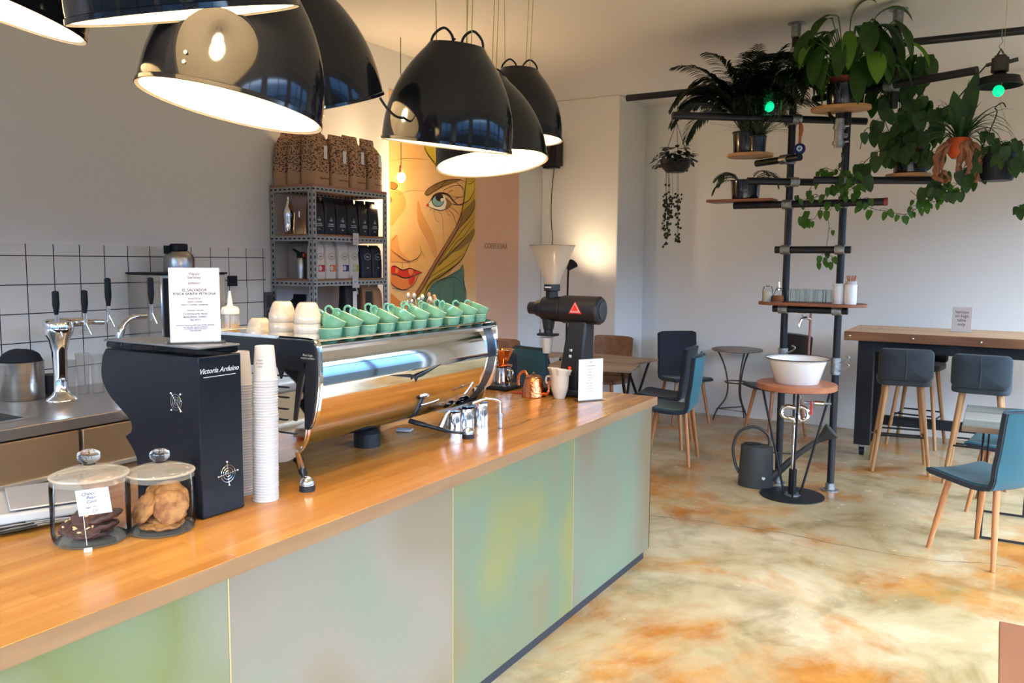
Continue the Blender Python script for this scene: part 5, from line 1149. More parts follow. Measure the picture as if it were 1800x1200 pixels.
B().tube([(.19*cos(R(200+120*k)), .19*sin(R(200+120*k)), .14) for k in range(3)], .006, 8, closed=True).build('brace', IR, RT)
# ------------------------------------------------------------------ scaffold-pipe rack from floor to ceiling
PY = 6.40; PR = .0265; XA, XB, XC = -1.405, -1.022, -.722
RK = thing('pipe_rack', 'floor to ceiling black scaffold pipe rack with branching arms and metal clamps', 'rack', (-1.21, PY, 0))
def pipe(p, q, r=PR, m=PIPE, nm='pipe_arm'):
    return WB().tube([p, q], r, 20).build(nm, m, RK)
zA = lambda x, y: aY(x, y, PY).z
pipe((XA, PY, .02), (XA, PY, HC-.02), nm='pipe_post'); pipe((XB, PY, .02), (XB, PY, zA(1390, 212)+PR), nm='pipe_post'); pipe((XC, PY, zA(1579, 190)), (XC, PY, HC-.02), nm='pipe_post')
def flange(x, z, up):
    s = 1 if up else -1
    WB().lathe([(.001, 0), (.062, 0), (.062, .006), (.036, .012), (.034, .055), (.027, .06)] if up else [(.001, 0), (.062, 0), (.062, -.006), (.036, -.012), (.034, -.10), (.027, -.105)], 28, (x, PY, z)).build('flange', GALV, RK)
flange(XA, 0.0, True); flange(XB, 0.0, True); flange(XA, HC, False); flange(XC, HC, False)
def clamp(x, y, z, ax='x'):
    b = WB().cyl((x, y, z-.034), (x, y, z+.034), PR+.009)
    d = Vector({'x': (1, 0, 0), 'y': (0, 1, 0)}[ax]) if isinstance(ax, str) else Vector(ax).normalized()
    b.build('clamp', GALV, RK, bevel=.003)
def through(x0, y0, dy, ends, ax=None, m=PIPE, post=None):     # horizontal arm held at a post at that height
    z = zA(x0, y0); cy = PY-dy
    P = []
    for (x, y) in ends: P.append(aZ(x, y, z))
    # keep the arm beside its post, as the clamps hold it
    return z, P
def arm(cx, post, ends, side=-1, m=PIPE, collar=True, ydir=None):
    """arm passing in front of (side -1) or behind a post; ends: photo x,y of the two ends"""
    z = zA(*cx); px_ = {'A': XA, 'B': XB, 'C': XC}[post]; a, b = aZ(*ends[0], z), aZ(*ends[1], z)
    d = (b-a); d.z = 0; d.normalize(); 
    if ydir is not None: d = Vector((cos(R(ydir)), sin(R(ydir)), 0))
    # re-anchor: line through the point just beside the post
    nrm = Vector((-d.y, d.x, 0)); nrm = nrm if nrm.y*side > 0 else -nrm
    c = Vector((px_, PY, z))+nrm*(PR*2+.006)
    def hit(e_):      # point on the line c+d*s seen in direction e_ (horizontal solution)
        r_ = ray(*e_); det = d.x*(-r_.y)-d.y*(-r_.x)
        s = ((-c.x)*(-r_.y)-(-c.y)*(-r_.x))/det
        return c+d*s
    a, b = hit(ends[0]), hit(ends[1])
    pipe(a, b, m=m)
    if collar:
        WB().cyl(c-d*.036, c+d*.036, PR+.009).build('clamp', GALV, RK, bevel=.003)
        clamp(px_, PY, z)
    return z, a, b, d
BLUEP = PIPE
P1b = arm((1401, 92), 'A', [(1330, 98), (1806, 55)], 1, ydir=3)
clamp(XC, PY, P1b[0])
P1a = arm((1415, 144), 'A', [(1102, 174), (1425, 143)], -1, ydir=0)
P2 = arm((1390, 212), 'A', [(1182, 203), (1522, 222)], -1, ydir=38)
P3 = arm((1579, 152), 'C', [(1430, 187), (1718, 118)], -1, ydir=-24)
P4 = arm((1387, 281), 'A', [(1330, 297), (1407, 262)], -1, ydir=-34)
P5 = arm((1385, 321), 'A', [(1314, 318), (1433, 326)], -1, ydir=38)
P6 = arm((1488, 318), 'B', [(1431, 313), (1650, 329)], -1, ydir=28)
P7 = arm((1383, 360), 'A', [(1290, 362), (1560, 357)], -1, ydir=0); clamp(XB, PY, P7[0])
o = WB().cyl(P7[2]-P7[3]*.022, P7[2]+P7[3]*.002, PR+.002).build('red_end_cap', mat('dull_red_cap', (.30, .05, .05), .5), RK)
for py in (439, 541.5):
    z = zA(1368, py); pipe((XA-.075, PY-PR*2-.006, z), (XB+.075, PY-PR*2-.006, z), nm='pipe_rung')
    for x in (XA, XB):
        clamp(x, PY, z); WB().cyl((x-.034, PY-PR*2-.006, z), (x+.034, PY-PR*2-.006, z), PR+.009).build('clamp', GALV, RK, bevel=.003)
        WB().tube([(x, PY+.02, z), (x+.06, PY+.02, z)], .006, 8).build('clamp_bolt', GALV, RK)
for x, px_, yy in ((XA, 1360, (618, 655)), (XB, 1465, (636, 650))):
    for q in yy:
        z = zA(px_, q); clamp(x, PY, z)
        WB().tube(catmull([(x+.03, PY-.04, z), (x+.075, PY-.04, z+.02), (x+.095, PY-.04, z+.045), (x+.07, PY-.04, z+.06)], 5), .006, 8).build('clamp_bolt', GALV, RK)
# vertical galvanised stub under the peace lily board
zs = zA(1478, 212)
WB().tube([(-1.055, PY-.11, zs-.005), (-1.055, PY-.11, zs+.035)], .030, 20).build('stub_cap', BLACK, RK)
WB().tube([(-1.055, PY-.11, zA(1478, 262)), (-1.055, PY-.11, zs-.005)], .033, 20).build('stub_sleeve', GALV, RK)
for q in (228, 255): WB().cyl((-1.055, PY-.11, zA(1478, q)-.014), (-1.055, PY-.11, zA(1478, q)+.014), .041).tube([(-1.10, PY-.11, zA(1478, q)), (-.99, PY-.10, zA(1478, q)+.01)], .007, 8).build('stub_clamp', GALV, RK)
WB().tube([(-1.055, PY-.11, zA(1478, 240)), (XB, PY-.03, zA(1478, 240))], .018, 10).build('clamp', GALV, RK)
# round and long boards carrying pots
SWD = wood('light_pine_board', (.62, .36, .16), (.44, .22, .08), 'x', 1.2, .5); SWR = wood('red_brown_board', (.34, .12, .045), (.22, .07, .03), 'x', 1.2, .5)
def board(label, p, q, y, th, depth, m, rnd_=True, z=None, name='plank_shelf', rest=None):
    a, b = aY(*p, y), aY(*q, y); z = z if z is not None else (a.z+b.z)/2; c = Vector(((a.x+b.x)/2, y, z)); w = abs(b.x-a.x)
    t = thing(name, label, 'shelf', c); o = rrect(w, depth, min(w, depth)*.48 if rnd_ else .03, 8)
    B().prism(o, lambda u, v, k: (u, v, -th*k)).build('board', m, t, bevel=.003)
    return c, w
r2 = 2*PR+.006
S1c, _ = board('round light wood board under the black pots beside the rack', (1279, 304), (1357, 304), 6.32, .022, .30, SWD, z=P4[0]+PR+.023)
S2c, _ = board('long red-brown board under the lowest black pot, left of the rack', (1247, 354), (1363, 354), 6.36, .018, .22, SWR, False, z=P7[0]+PR+.019)
S3c, _ = board('light wood board under the black pot of the large leaved plant', (1425, 212), (1531, 212), 6.30, .022, .30, SWD, z=P2[0]+PR+.024)
S4c, _ = board('round light board under the black pot with red inner pot', (1556, 313), (1639, 313), 6.62, .022, .30, SWD, z=P6[0]+PR+.024)
zg = zA(1368, 541.5)+PR+.026
GS = thing('plank_shelf', 'red-brown oval board with glasses mounted on the pipe rack', 'shelf', (-1.205, 6.36, zg))
B().prism(rrect(.76, .34, .15, 8), lambda u, v, k: (u, v, -.022*k)).build('board', SWR, GS, bevel=.003)
# ---- things on the glass shelf
zt_ = zg+.0005
def onp(px, y): return aY(px, 500, y).x
gk = 0
for row, yy in ((0, 6.27), (1, 6.33)):
    for i, px in enumerate((1392, 1408, 1424, 1440, 1455)):
        x = onp(px+row*5, yy); gk += 1
        t = thing('water_glass', '%s from the left of the upturned water glasses, %s row on the rack shelf' % (ordn[i], ['front', 'rear'][row]), 'glass', (x, yy, zt_), 0, 'water glasses on the rack shelf')
        if gk == 1:
            B().lathe([(.031, 0), (.029, .03), (.031, .06), (.029, .095), (.024, .10), (.001, .10), (.001, .094), (.026, .092), (.028, .03), (.029, 0)], 26).build('glass_body', thin_glass('ribbed_glass', (.95, .97, .97), .7), t); G0 = t
        else: c = G0.children[0].copy(); S.collection.objects.link(c); c.parent = t
def jarw(label, px, y, r, h, m, lid=None, name='ceramic_jar'):
    t = thing(name, label, 'jar', (onp(px, y), y, zt_))
    B().lathe([(.001, 0), (r*.95, 0), (r, .006), (r, h*.88), (r*.92, h*.93), (r*1.04, h*.94), (r*1.04, h), (.001, h)], 30).build('jar_body', m, t)
    return t
WJ = mat('white_jar', (.78, .78, .82), .4)
jarw('white jar with lid right of the water glasses', 1475, 6.28, .042, .145, WJ)
j_ = jarw('white jar holding brown wooden sticks at the right of the rack shelf', 1496, 6.26, .042, .140, WJ)
B().lathe([(.001, .14), (.037, .14), (.038, .165), (.001, .165)], 26).build('inner_cup', PCUP, j_)
for k in range(9):
    a = k*.7; B().tube([(.02*cos(a), .02*sin(a), .15), (.032*cos(a), .032*sin(a), .205)], .0035, 6).build('wooden_stick', mat('stir_stick', (.42, .17, .10), .6), j_)
g_ = thing('glass_jar', 'clear jar with pale sugar and knob lid at the left of the rack shelf', 'jar', (onp(1350, 6.28), 6.28, zt_))
B().lathe([(.001, 0), (.036, 0), (.038, .01), (.038, .09), (.030, .105), (.034, .112), (.012, .118), (.010, .13), (.001, .132)], 28).build('jar_body', GLASS, g_)
B().lathe([(.001, .003), (.034, .003), (.034, .085), (.001, .08)], 24).build('jar_sugar', mat('pale_sugar', (.66, .60, .52), .9), g_)
g_ = thing('sugar_pourer', 'glass pourer of brown sugar with chrome top on the rack shelf', 'sugar pourer', (onp(1369, 6.26), 6.26, zt_))
B().lathe([(.001, 0), (.038, 0), (.044, .02), (.036, .055), (.022, .09), (.001, .09)], 28).build('pourer_body', GLASS, g_)
B().lathe([(.001, .003), (.036, .003), (.041, .02), (.034, .048), (.001, .05)], 24).build('brown_sugar', mat('brown_sugar', (.30, .10, .035), .9), g_)
B().lathe([(.024, .088), (.026, .10), (.012, .108), (.006, .15), (.001, .15)], 22).build('pourer_top', CHROME, g_)
# ------------------------------------------------------------------ wash stand
BX_, BY_ = -1.235, 6.10
WSD = thing('wash_stand', 'round wooden wash stand on black rods with chrome trap below', 'wash stand', (BX_, BY_, 0))
zw = .835
B().lathe([(.001, zw-.042), (.272, zw-.042), (.278, zw-.036), (.278, zw-.006), (.272, zw), (.001, zw)], 56).build('stand_top', wood('cherry_top', (.46, .17, .075), (.32, .10, .045), 'x', 1, .4), WSD)
B().lathe([(.001, 0), (.225, 0), (.225, .008), (.001, .008)], 48).build('base_disc', BLACK, WSD)
for a in (15, 105, 195, 285):
    B().tube([(.235*cos(R(a)), .235*sin(R(a)), zw-.042), (.055*cos(R(a)), .055*sin(R(a)), .008)], .0085, 10).build('stand_rod', BLACK, WSD)
B().cyl((0, 0, .008), (0, 0, .20), .028).build('drain_sleeve', BLACK, WSD); B().cyl((0, 0, .008), (0, 0, .016), .06).build('drain_flange', GALV, WSD)
tp_ = [(.02, -.02, zw-.04), (.02, -.02, .66), (.02, -.02, .60), (.05, -.02, .565), (.085, -.02, .59), (.085, -.02, .64), (.05, -.02, .665), (.0, -.02, .655), (-.05, -.02, .66), (-.085, -.02, .64), (-.09, -.02, .60), (-.06, -.02, .575), (-.02, -.02, .575), (0, -.01, .55), (0, 0, .50), (0, 0, .18)]
B().tube(catmull(tp_, 6), .0165, 16).build('chrome_trap', CHROME, WSD)
B().cyl((0, 0, .36), (0, 0, .375), .021).cyl((.02, -.02, .72), (.02, -.02, .745), .022).build('trap_nut', CHROME, WSD)
B().tube([(.06, -.01, .70), (.24, .02, .70)], .010, 10).build('valve_pipe', GALV, WSD)
B().cyl((.13, -.003, .70), (.19, .008, .70), .017).build('valve_body', CHROME, WSD); B().box((.115, -.03, .665), (.016, .010, .10)).build('valve_lever', MC['red_plastic'], WSD, bevel=.003)
BS = thing('wash_basin', 'white enamel basin with dark rim on the round wash stand', 'basin', (BX_, BY_, zw))
EN = mat('white_enamel', (.80, .77, .72), .15, coat=.4)
B().lathe([(.001, .004), (.145, .0), (.152, .006), (.200, .165), (.222, .178), (.222, .181), (.196, .172), (.146, .010), (.001, .008)], 56).build('basin_bowl', EN, BS)
B().tube([(.222*cos(2*pi*k/48), .222*sin(2*pi*k/48), .180) for k in range(48)], .0038, 8, closed=True).build('basin_rim', mat('dark_blue_rim', (.02, .02, .035), .3), BS)
TPW = thing('water_tap', 'copper water pipe with small brass tap above the basin', 'tap', (-1.20, 6.30, zw+.005))
WB().tube([(-1.205, 6.345, zA(1420, 548)), (-1.210, 6.345, zw+.005)], .0085, 10).build('tap_pipe', mat('dull_copper_pipe', (.36, .15, .12), .4, .7), TPW)
zt2 = zA(1420, 560)
WB().tube(catmull([(-1.205, 6.34, zt2), (-1.225, 6.27, zt2+.015), (-1.245, 6.22, zt2+.005), (-1.255, 6.20, zt2-.05)], 6), .010, 10).build('tap_spout', CHROME, TPW)
WB().tube([(-1.245, 6.24, zt2+.005), (-1.245, 6.24, zt2+.045)], .006, 8).tube([(-1.275, 6.24, zt2+.045), (-1.215, 6.24, zt2+.045)], .006, 8).build('tap_handle', CHROME, TPW)
# watering can
WC = thing('watering_can', 'dark grey metal watering can with hoop handle beside the wash stand', 'watering can', (-1.53, 6.22, 0), R(8))
WCM = mat('anthracite_zinc', (.055, .055, .055), .5, .3)
B().lathe([(.001, 0), (.128, 0), (.132, .008), (.118, .30), (.118, .312), (.095, .32), (.001, .325)], 44, sx=1, sy=.72).build('can_body', WCM, WC)
B().lathe([(.001, .318), (.062, .316), (.066, .330), (.058, .330), (.001, .326)], 28, (-.03, -.0, .0), sx=1, sy=.7).build('filler_opening', mat('can_inside', (.012, .012, .012), .8), WC)
B().tube(catmull([(.09, 0, .31), (.08, 0, .40), (-.02, 0, .455), (-.13, 0, .41), (-.175, 0, .29), (-.16, 0, .17), (-.125, 0, .09)], 7), .016, 12, flat=.7).build('hoop_handle', WCM, WC)
B().tube([(.10, 0, .06), (.30, 0, .28), (.44, 0, .40)], [.032, .022, .019], 16).build('long_spout', WCM, WC)
B().tube([(.44, 0, .40), (.47, 0, .425), (.525, 0, .475)], [.024, .035, .066], 22).build('sprinkler_rose', WCM, WC)
B().tube([(.11, 0, .27), (.29, 0, .275)], .006, 8).build('spout_brace', WCM, WC)
B().prism([(-.012, .010), (.012, .010), (.012, -.002), (0, -.014), (-.012, -.002)], lambda u, v, k: (.065+u, -.0905-.002*k, .085+v)).build('badge', PAPER, WC, smooth=False)
# ------------------------------------------------------------------ hanging things
def hook(b, top, n=5): pass
gl_ = mat('green_lit_glass', (.02, .35, .16), .1, emit=(.0, .75, .22), es=.9)
HL = thing('factory_lamp', 'black factory lamp with green bulb hanging at the top right', 'lamp', aY(1755, 160, 6.32))
zb = HL.location.z; topz = P1b[0]-PR
B().ball((0, 0, 0), .034, 18, (1, 1, 1.1)).build('green_bulb', gl_, HL); B().ball((0, 0, .0), .016, 10).build('bulb_core', mat('green_white_core', (.6, 1, .8), .3, emit=(.45, 1, .55), es=4), HL)
B().lathe([(.136, .028), (.142, .030), (.125, .062), (.118, .085), (.05, .10), (.03, .12), (.028, .125), (.001, .125), (.001, .09), (.11, .075), (.13, .035)], 44).build('lamp_hood', BLACK, HL)
B().cyl((0, 0, .12), (0, 0, .21), .052, .050).cyl((0, 0, .205), (0, 0, .225), .035).tube([(.04, 0, .18), (.10, 0, .19)], .014, 10).tube([(-.04, 0, .18), (-.08, 0, .17)], .012, 10).build('lamp_housing', mat('dark_grey_iron', (.07, .065, .06), .6, .3), HL, bevel=.003)
B().tube([(-.022, 0, .222), (0, 0, .265), (.022, 0, .222)], .007, 8).build('hanging_lug', MC['dark_grey_iron'], HL)
HL_l = topz-zb
B().tube(catmull([(0, 0, .262), (-.012, 0, .285), (.006, 0, .31), (.0, 0, HL_l-.05), (0, 0, HL_l)], 6), .0028, 6).build('lamp_hook', GALV, HL)
B().tube(catmull([(-.08, 0, .17), (-.14, .02, .10), (-.24, .05, -.02), (-.36, .08, -.10), (-.46, .10, -.14)], 6), .005, 8).build('lamp_cable', CORD, HL)
c2 = aY(1352, 187, 6.25)
GBb = thing('green_bulb', 'glowing green light bulb hanging among the palm leaves', 'light bulb', c2)
B().ball((0, 0, 0), .036, 18, (1, 1, 1.1)).build('bulb_glass', gl_, GBb); B().ball((0, 0, 0), .016, 10).build('bulb_core', MC['green_white_core'], GBb); B().cyl((0, 0, .03), (0, 0, .07), .016).build('bulb_socket', BLACK, GBb)
B().tube([(0, 0, .07), (0, .06, P1a[0]-c2.z)], .003, 6).build('bulb_cord', CORD, GBb)
EV = thing('evil_eye_charm', 'orange tassel with round blue and white eye charm hanging on the rack', 'charm', aY(1406, 262, 6.30)); pe = EV.location
B().lathe([(.001, .0), (.040, .003), (.042, .008), (.040, .013), (.001, .015)], 30, (0, 0, 0), basis((0, -1, 0))).build('blue_disc', mat('cobalt_glass', (.01, .014, .12), .12), EV)
for r_, o_, m_ in ((.020, .016, mat('eye_white', (.8, .85, .9), .2)), (.013, .0175, mat('eye_light_blue', (.12, .40, .75), .2)), (.006, .019, INK)): B().cyl((0, -o_+.002, .003), (0, -o_, .003), r_).build('eye_ring', m_, EV)
B().tube(catmull([(-.003, 0, .04), (.0, 0, .10), (.004, 0, .13), (.0, 0, .17), (-.004, 0, .19)], 4), [.010]*4+[.013]*4+[.016]*4+[.012]*4+[.005], 10).build('orange_tassel', mat('orange_cord', (.42, .12, .04), .7), EV)
B().tube([(-.004, 0, .19), (-.03, .03, zA(1390, 212)-pe.z)], .002, 6).build('charm_string', CORD, EV)
# ------------------------------------------------------------------ plants
PR_ = random.Random(21)
def leafm(nm, c, c2, tr=.25):
    m = mat(nm, c, .42, noise=(14, c2, 3, .35, .65)); n = m.node_tree.nodes; L = m.node_tree.links
    out = n['Material Output']; tl = n.new('ShaderNodeBsdfTranslucent'); tl.inputs[0].default_value = (min(c2[0]*1.6, 1), min(c2[1]*1.9, 1), c2[2], 1)
    mx = n.new('ShaderNodeMixShader'); mx.inputs[0].default_value = tr
    L.new(n['Principled BSDF'].outputs[0], mx.inputs[1]); L.new(tl.outputs[0], mx.inputs[2]); L.new(mx.outputs[0], out.inputs[0]); return m
LDARK = leafm('dark_palm_green', (.006, .014, .009), (.012, .026, .014), .12)
LMID = leafm('pothos_green', (.012, .045, .012), (.035, .085, .018), .25)
LBRT = leafm('bright_leaf_green', (.030, .105, .014), (.060, .15, .022), .35)
LSUC = leafm('dusky_leaf_green', (.008, .014, .010), (.014, .022, .014), .1)
STM = mat('green_stem', (.05, .08, .025), .6); DSTM = mat('dark_stem', (.02, .022, .015), .7); SOIL = mat('potting_soil', (.02, .014, .01), .95)
def leaf(b, p, d, nrm, L_, w, shape='heart', droop=.3, fold=.25, n=7):
    """blade from p along d, curving down; shape gives the width profile"""
    p, d, nrm = Vector(p), Vector(d).normalized(), Vector(nrm)
    s = d.cross(nrm); s = s.normalized() if s.length > 1e-4 else d.orthogonal().normalized()
    rows = []; q = p.copy(); step = L_/n; dd = d.copy()
    for i in range(n+1):
        t = i/n
        if shape == 'heart': ww = w*.5*1.5*(t+.10)**.38*(1-t)**.72
        elif shape == 'lance': ww = w*.5*sin(pi*(t*.93+.07))**.8
        elif shape == 'blade': ww = w*.5*(1-t**2.2)*(.6+.4*min(t*5, 1))
        else: ww = w*.5*sin(pi*t)
        up = s.cross(dd).normalized()
        rows.append((q-s*ww+up*ww*fold, q.copy(), q+s*ww+up*ww*fold))
        dd = (dd+Vector((0, 0, -droop/n*1.6))).normalized(); q = q+dd*step
    V = [[b.bm.verts.new(x) for x in r] for r in rows]
    for A, C in zip(V, V[1:]):
        for k in (0, 1):
            try: b.bm.faces.new((A[k], A[k+1], C[k+1], C[k]))
            except ValueError: pass
def rv(a=1): return Vector((PR_.uniform(-a, a), PR_.uniform(-a, a), PR_.uniform(-a, a)))
def pot(t, r, h, m=GLOSSB, z=0, inner=None, sq=1):
    B().lathe([(.001, z), (r*.9, z), (r*.94, z+.01), (r, z+h-.01), (r*1.06, z+h-.008), (r*1.06, z+h), (r*.95, z+h), (r*.93, z+h-.03), (.001, z+h-.03)], 44).build('pot', m, t)
    if inner: B().lathe([(r*.80, z+h-.03), (r*.88, z+h+.045), (r*.83, z+h+.045), (r*.76, z+h+.01)], 40, closed=True).build('inner_pot', inner, t)
    B().lathe([(.001, z+h-.012), (r*.9, z+h-.02)], 30).build('soil', SOIL, t)
RTC = mat('red_terracotta', (.30, .035, .025), .45)
BPOT = mat('black_glazed_pot', (.012, .012, .018), .18, coat=.3)
# --- palm on the round board left of the rack
PB = aY(1306, 300, 6.34)
PL = thing('potted_palm', 'big dark feathery palm in black pot on the round board left of the rack', 'potted plant', (S1c.x-.02, 6.34, S1c.z))
pot(PL, .118, .165, BPOT)
b = B(); sb = B()
def frond(b, sb, p0, az, el, L_, droop, leafl, nl=24, wid=.013):
    d = Vector((cos(az)*cos(el), sin(az)*cos(el), sin(el))); q = Vector(p0); pts = [q.copy()]; ds = [d.copy()]
    n = 14
    for i in range(n):
        d = (d+Vector((0, 0, -droop/n*(.4+1.4*i/n)))).normalized(); q = q+d*(L_/n); pts.append(q.copy()); ds.append(d.copy())
    sb.tube(pts, [.0035*(1-.7*i/n) for i in range(n+1)], 5)
    for k in range(nl):
        t = .22+.78*k/(nl-1); f = t*n; i = min(int(f), n-1); g = f-i
        p = pts[i].lerp(pts[i+1], g); d_ = ds[i].lerp(ds[i+1], g).normalized(); s = d_.cross(Vector((0, 0, 1))); s = s.normalized() if s.length > .01 else Vector((1, 0, 0))
        ll_ = leafl*(sin(pi*min(.15+t*.8, 1))**.6)
        for sg in (-1, 1):
            dr = (d_*.75+s*sg*.8+Vector((0, 0, .12))+rv(.08)).normalized(); leaf(b, p, dr, Vector((0, 0, 1)), ll_, wid, 'lance', .5, .3, 4)
crown = PB
base_l = Vector((.0, 0, .15))
for k in range(48):
    az = PR_.uniform(0, 2*pi) if k > 14 else [pi, pi-.3, pi+.3, 0, .35, -.35, pi+.6, pi-.6, -.7, .7, pi, 0.1, pi+.15, -1.3, 1.3][k]
    el = R(PR_.uniform(55, 84)); L_ = PR_.uniform(.60, .80)
    frond(b, sb, base_l+Vector((cos(az), sin(az), 0))*.04, az, el, L_, PR_.uniform(1.6, 2.9), PR_.uniform(.15, .21), 30, .019)
b.build('fronds', LDARK, PL, smooth=False); sb.build('stems', DSTM, PL)
# --- grass-like plant in a second black pot in front
GP = thing('potted_grass', 'spiky grass plant in shorter glossy black pot beside the palm', 'potted plant', (S1c.x+.035, 6.17, S1c.z))
GP.location = (aY(1325, 300, 6.20).x, 6.235, S1c.z); GP.location.x = S1c.x+.075
pot(GP, .062, .115, BPOT)
b = B()
for k in range(90):
    a = PR_.uniform(0, 2*pi); el = R(PR_.uniform(38, 86)); leaf(b, (cos(a)*.02, sin(a)*.02, .10), (cos(a)*cos(el), sin(a)*cos(el), sin(el)), (0, 0, 1), PR_.uniform(.18, .46), .009, 'blade', PR_.uniform(.2, .9), .3, 6)
b.build('grass_blades', leafm('grass_green', (.010, .028, .012), (.02, .05, .018), .15), GP, smooth=False)
b = B()
for k in range(9):
    a = R(-20+k*9)+PR_.uniform(-.2, .2); el = R(PR_.uniform(30, 50)); b.tube(catmull([(0, 0, .1), (cos(a)*.12, .0, .1+.12*sin(el)*1.4), (cos(a)*.26, .02, .1+.16+.1*sin(el)), (cos(a)*.34, .02, .17+.12*PR_.random()+.1)], 4), .0013, 4)
b.build('dry_stalks', mat('dry_stalk', (.16, .12, .08), .8), GP)
# --- small palm in the lowest pot on the long board
P2_ = thing('potted_palm', 'small drooping palm in the lowest black pot on the long board', 'potted plant', (S2c.x+.02, 6.36, S2c.z))
P2_.location.x = aY(1310, 350, 6.36).x
pot(P2_, .108, .145, BPOT)
b = B(); sb = B()
for k in range(12):
    az = [pi, pi-.4, pi+.5, pi+.2, pi-.9, 0, .6, -.6, pi+.8, pi-.2, .2, pi][k]+PR_.uniform(-.15, .15)
    frond(b, sb, (cos(az)*.05, sin(az)*.05, .13), az, R(PR_.uniform(20, 60)), PR_.uniform(.18, .27), 2.2, .085, 12, .009)
b.build('fronds', leafm('small_palm_green', (.014, .035, .014), (.03, .07, .02), .2), P2_, smooth=False); sb.build('stems', DSTM, P2_)
# --- large-leaved plant on the upper board
LP_ = thing('peace_lily', 'large leaved bright green plant in black pot with red inner pot at the rack top', 'potted plant', (S3c.x+.01, 6.28, S3c.z))
LP_.location.x = aY(1484, 210, 6.28).x
pot(LP_, .128, .150, BPOT, inner=RTC)
b = B(); sb = B(); b2 = B()
for k in range(74):
    a = PR_.uniform(0, 2*pi); rad = PR_.uniform(.06, .36)*(1.25 if cos(a) < 0 else .9); top = Vector((cos(a)*rad, sin(a)*rad*.55, PR_.uniform(.27, .60)-.22*max(0, rad-.22)))
    p0 = Vector((cos(a)*.03, sin(a)*.03, .15)); mid = p0.lerp(top, .55)+Vector((0, 0, .06))
    sb.tube(catmull([p0, mid, top], 5), .0045, 6)
    out = Vector((cos(a), sin(a)*.6, 0))+rv(.35); dr = (out*.55+Vector((0, 0, PR_.uniform(-.5, .25)))).normalized()
    leaf(b2 if k % 6 == 0 else b, top, dr, Vector((0, -.35, 1)), PR_.uniform(.22, .34), PR_.uniform(.09, .135), 'lance', PR_.uniform(1.1, 2.2), .22, 8)
b.build('large_leaves', leafm('lily_leaf_green', (.016, .055, .010), (.035, .10, .014), .35), LP_); b2.build('young_leaves', leafm('young_leaf_green', (.09, .22, .02), (.14, .30, .03), .4), LP_); sb.build('stalks', mat('light_green_stalk', (.10, .18, .05), .5), LP_)
b = B(); 
for p in ((.03, -.10, .42), (.20, -.06, .36)): b.ball(p, .022, 10, (1, .5, .8))
b.build('small_flowers', mat('red_orange_flower', (.50, .06, .015), .6), LP_)
# --- pothos with heart leaves on the right board, climbing beside post and arms
def vine(b, sb, pts, n, size, y=None, hang=.8, seedj=.02, st=.0026):
    C = catmull(pts, 8); sb.tube(C, st, 5)
    for k in range(n):
        t = PR_.random()*(len(C)-1.01); i = int(t); p = C[i].lerp(C[i+1], t-i)
        off = rv(1); off.z = abs(off.z)*.3-.1; off = off.normalized()*PR_.uniform(.02, .07); q = p+off+Vector((0, 0, -.01))
        sb.tube([p, (p+q)*.5+Vector((0, 0, .012)), q], .0015, 4)
        dr = Vector((off.x*6+PR_.uniform(-.5, .5), off.y*3+PR_.uniform(-.4, .4), -hang-PR_.random()*.6)).normalized()
        s_ = size*PR_.uniform(.65, 1.2); leaf(b, q, dr, Vector((PR_.uniform(-.4, .4), -1, .35)), s_, s_*.78, 'heart', .2, .18, 7)
PO = thing('pothos', 'large pothos with heart shaped leaves in black pot on the right board', 'potted plant', (S4c.x+.01, 6.60, S4c.z))
pot(PO, .118, .150, BPOT, inner=RTC)
o_ = PO.location
def W(px, py, y): return aY(px, py, y)-o_
b = B(); sb = B()
for pts, n, sz in (([(1597, 262, 6.6), (1585, 215, 6.55), (1580, 150, 6.48), (1590, 100, 6.5)], 34, .13), ([(1597, 262, 6.6), (1610, 200, 6.5), (1625, 150, 6.5), (1618, 95, 6.52)], 26, .13), ([(1590, 265, 6.6), (1560, 225, 6.5), (1548, 170, 6.5), (1562, 140, 6.48)], 24, .12),
                   ([(1600, 262, 6.55), (1640, 230, 6.45), (1650, 185, 6.45)], 16, .12), ([(1590, 268, 6.55), (1555, 262, 6.4), (1520, 285, 6.4), (1500, 320, 6.33)], 18, .11), ([(1595, 268, 6.5), (1570, 240, 6.45), (1525, 225, 6.4), (1512, 262, 6.36)], 14, .11),
                   ([(1608, 265, 6.55), (1640, 270, 6.45), (1655, 300, 6.4), (1640, 330, 6.4)], 13, .10), ([(1600, 250, 6.6), (1600, 180, 6.5), (1592, 120, 6.5), (1578, 105, 6.45)], 20, .14)):
    vine(b, sb, [W(*p) for p in pts], n, sz)
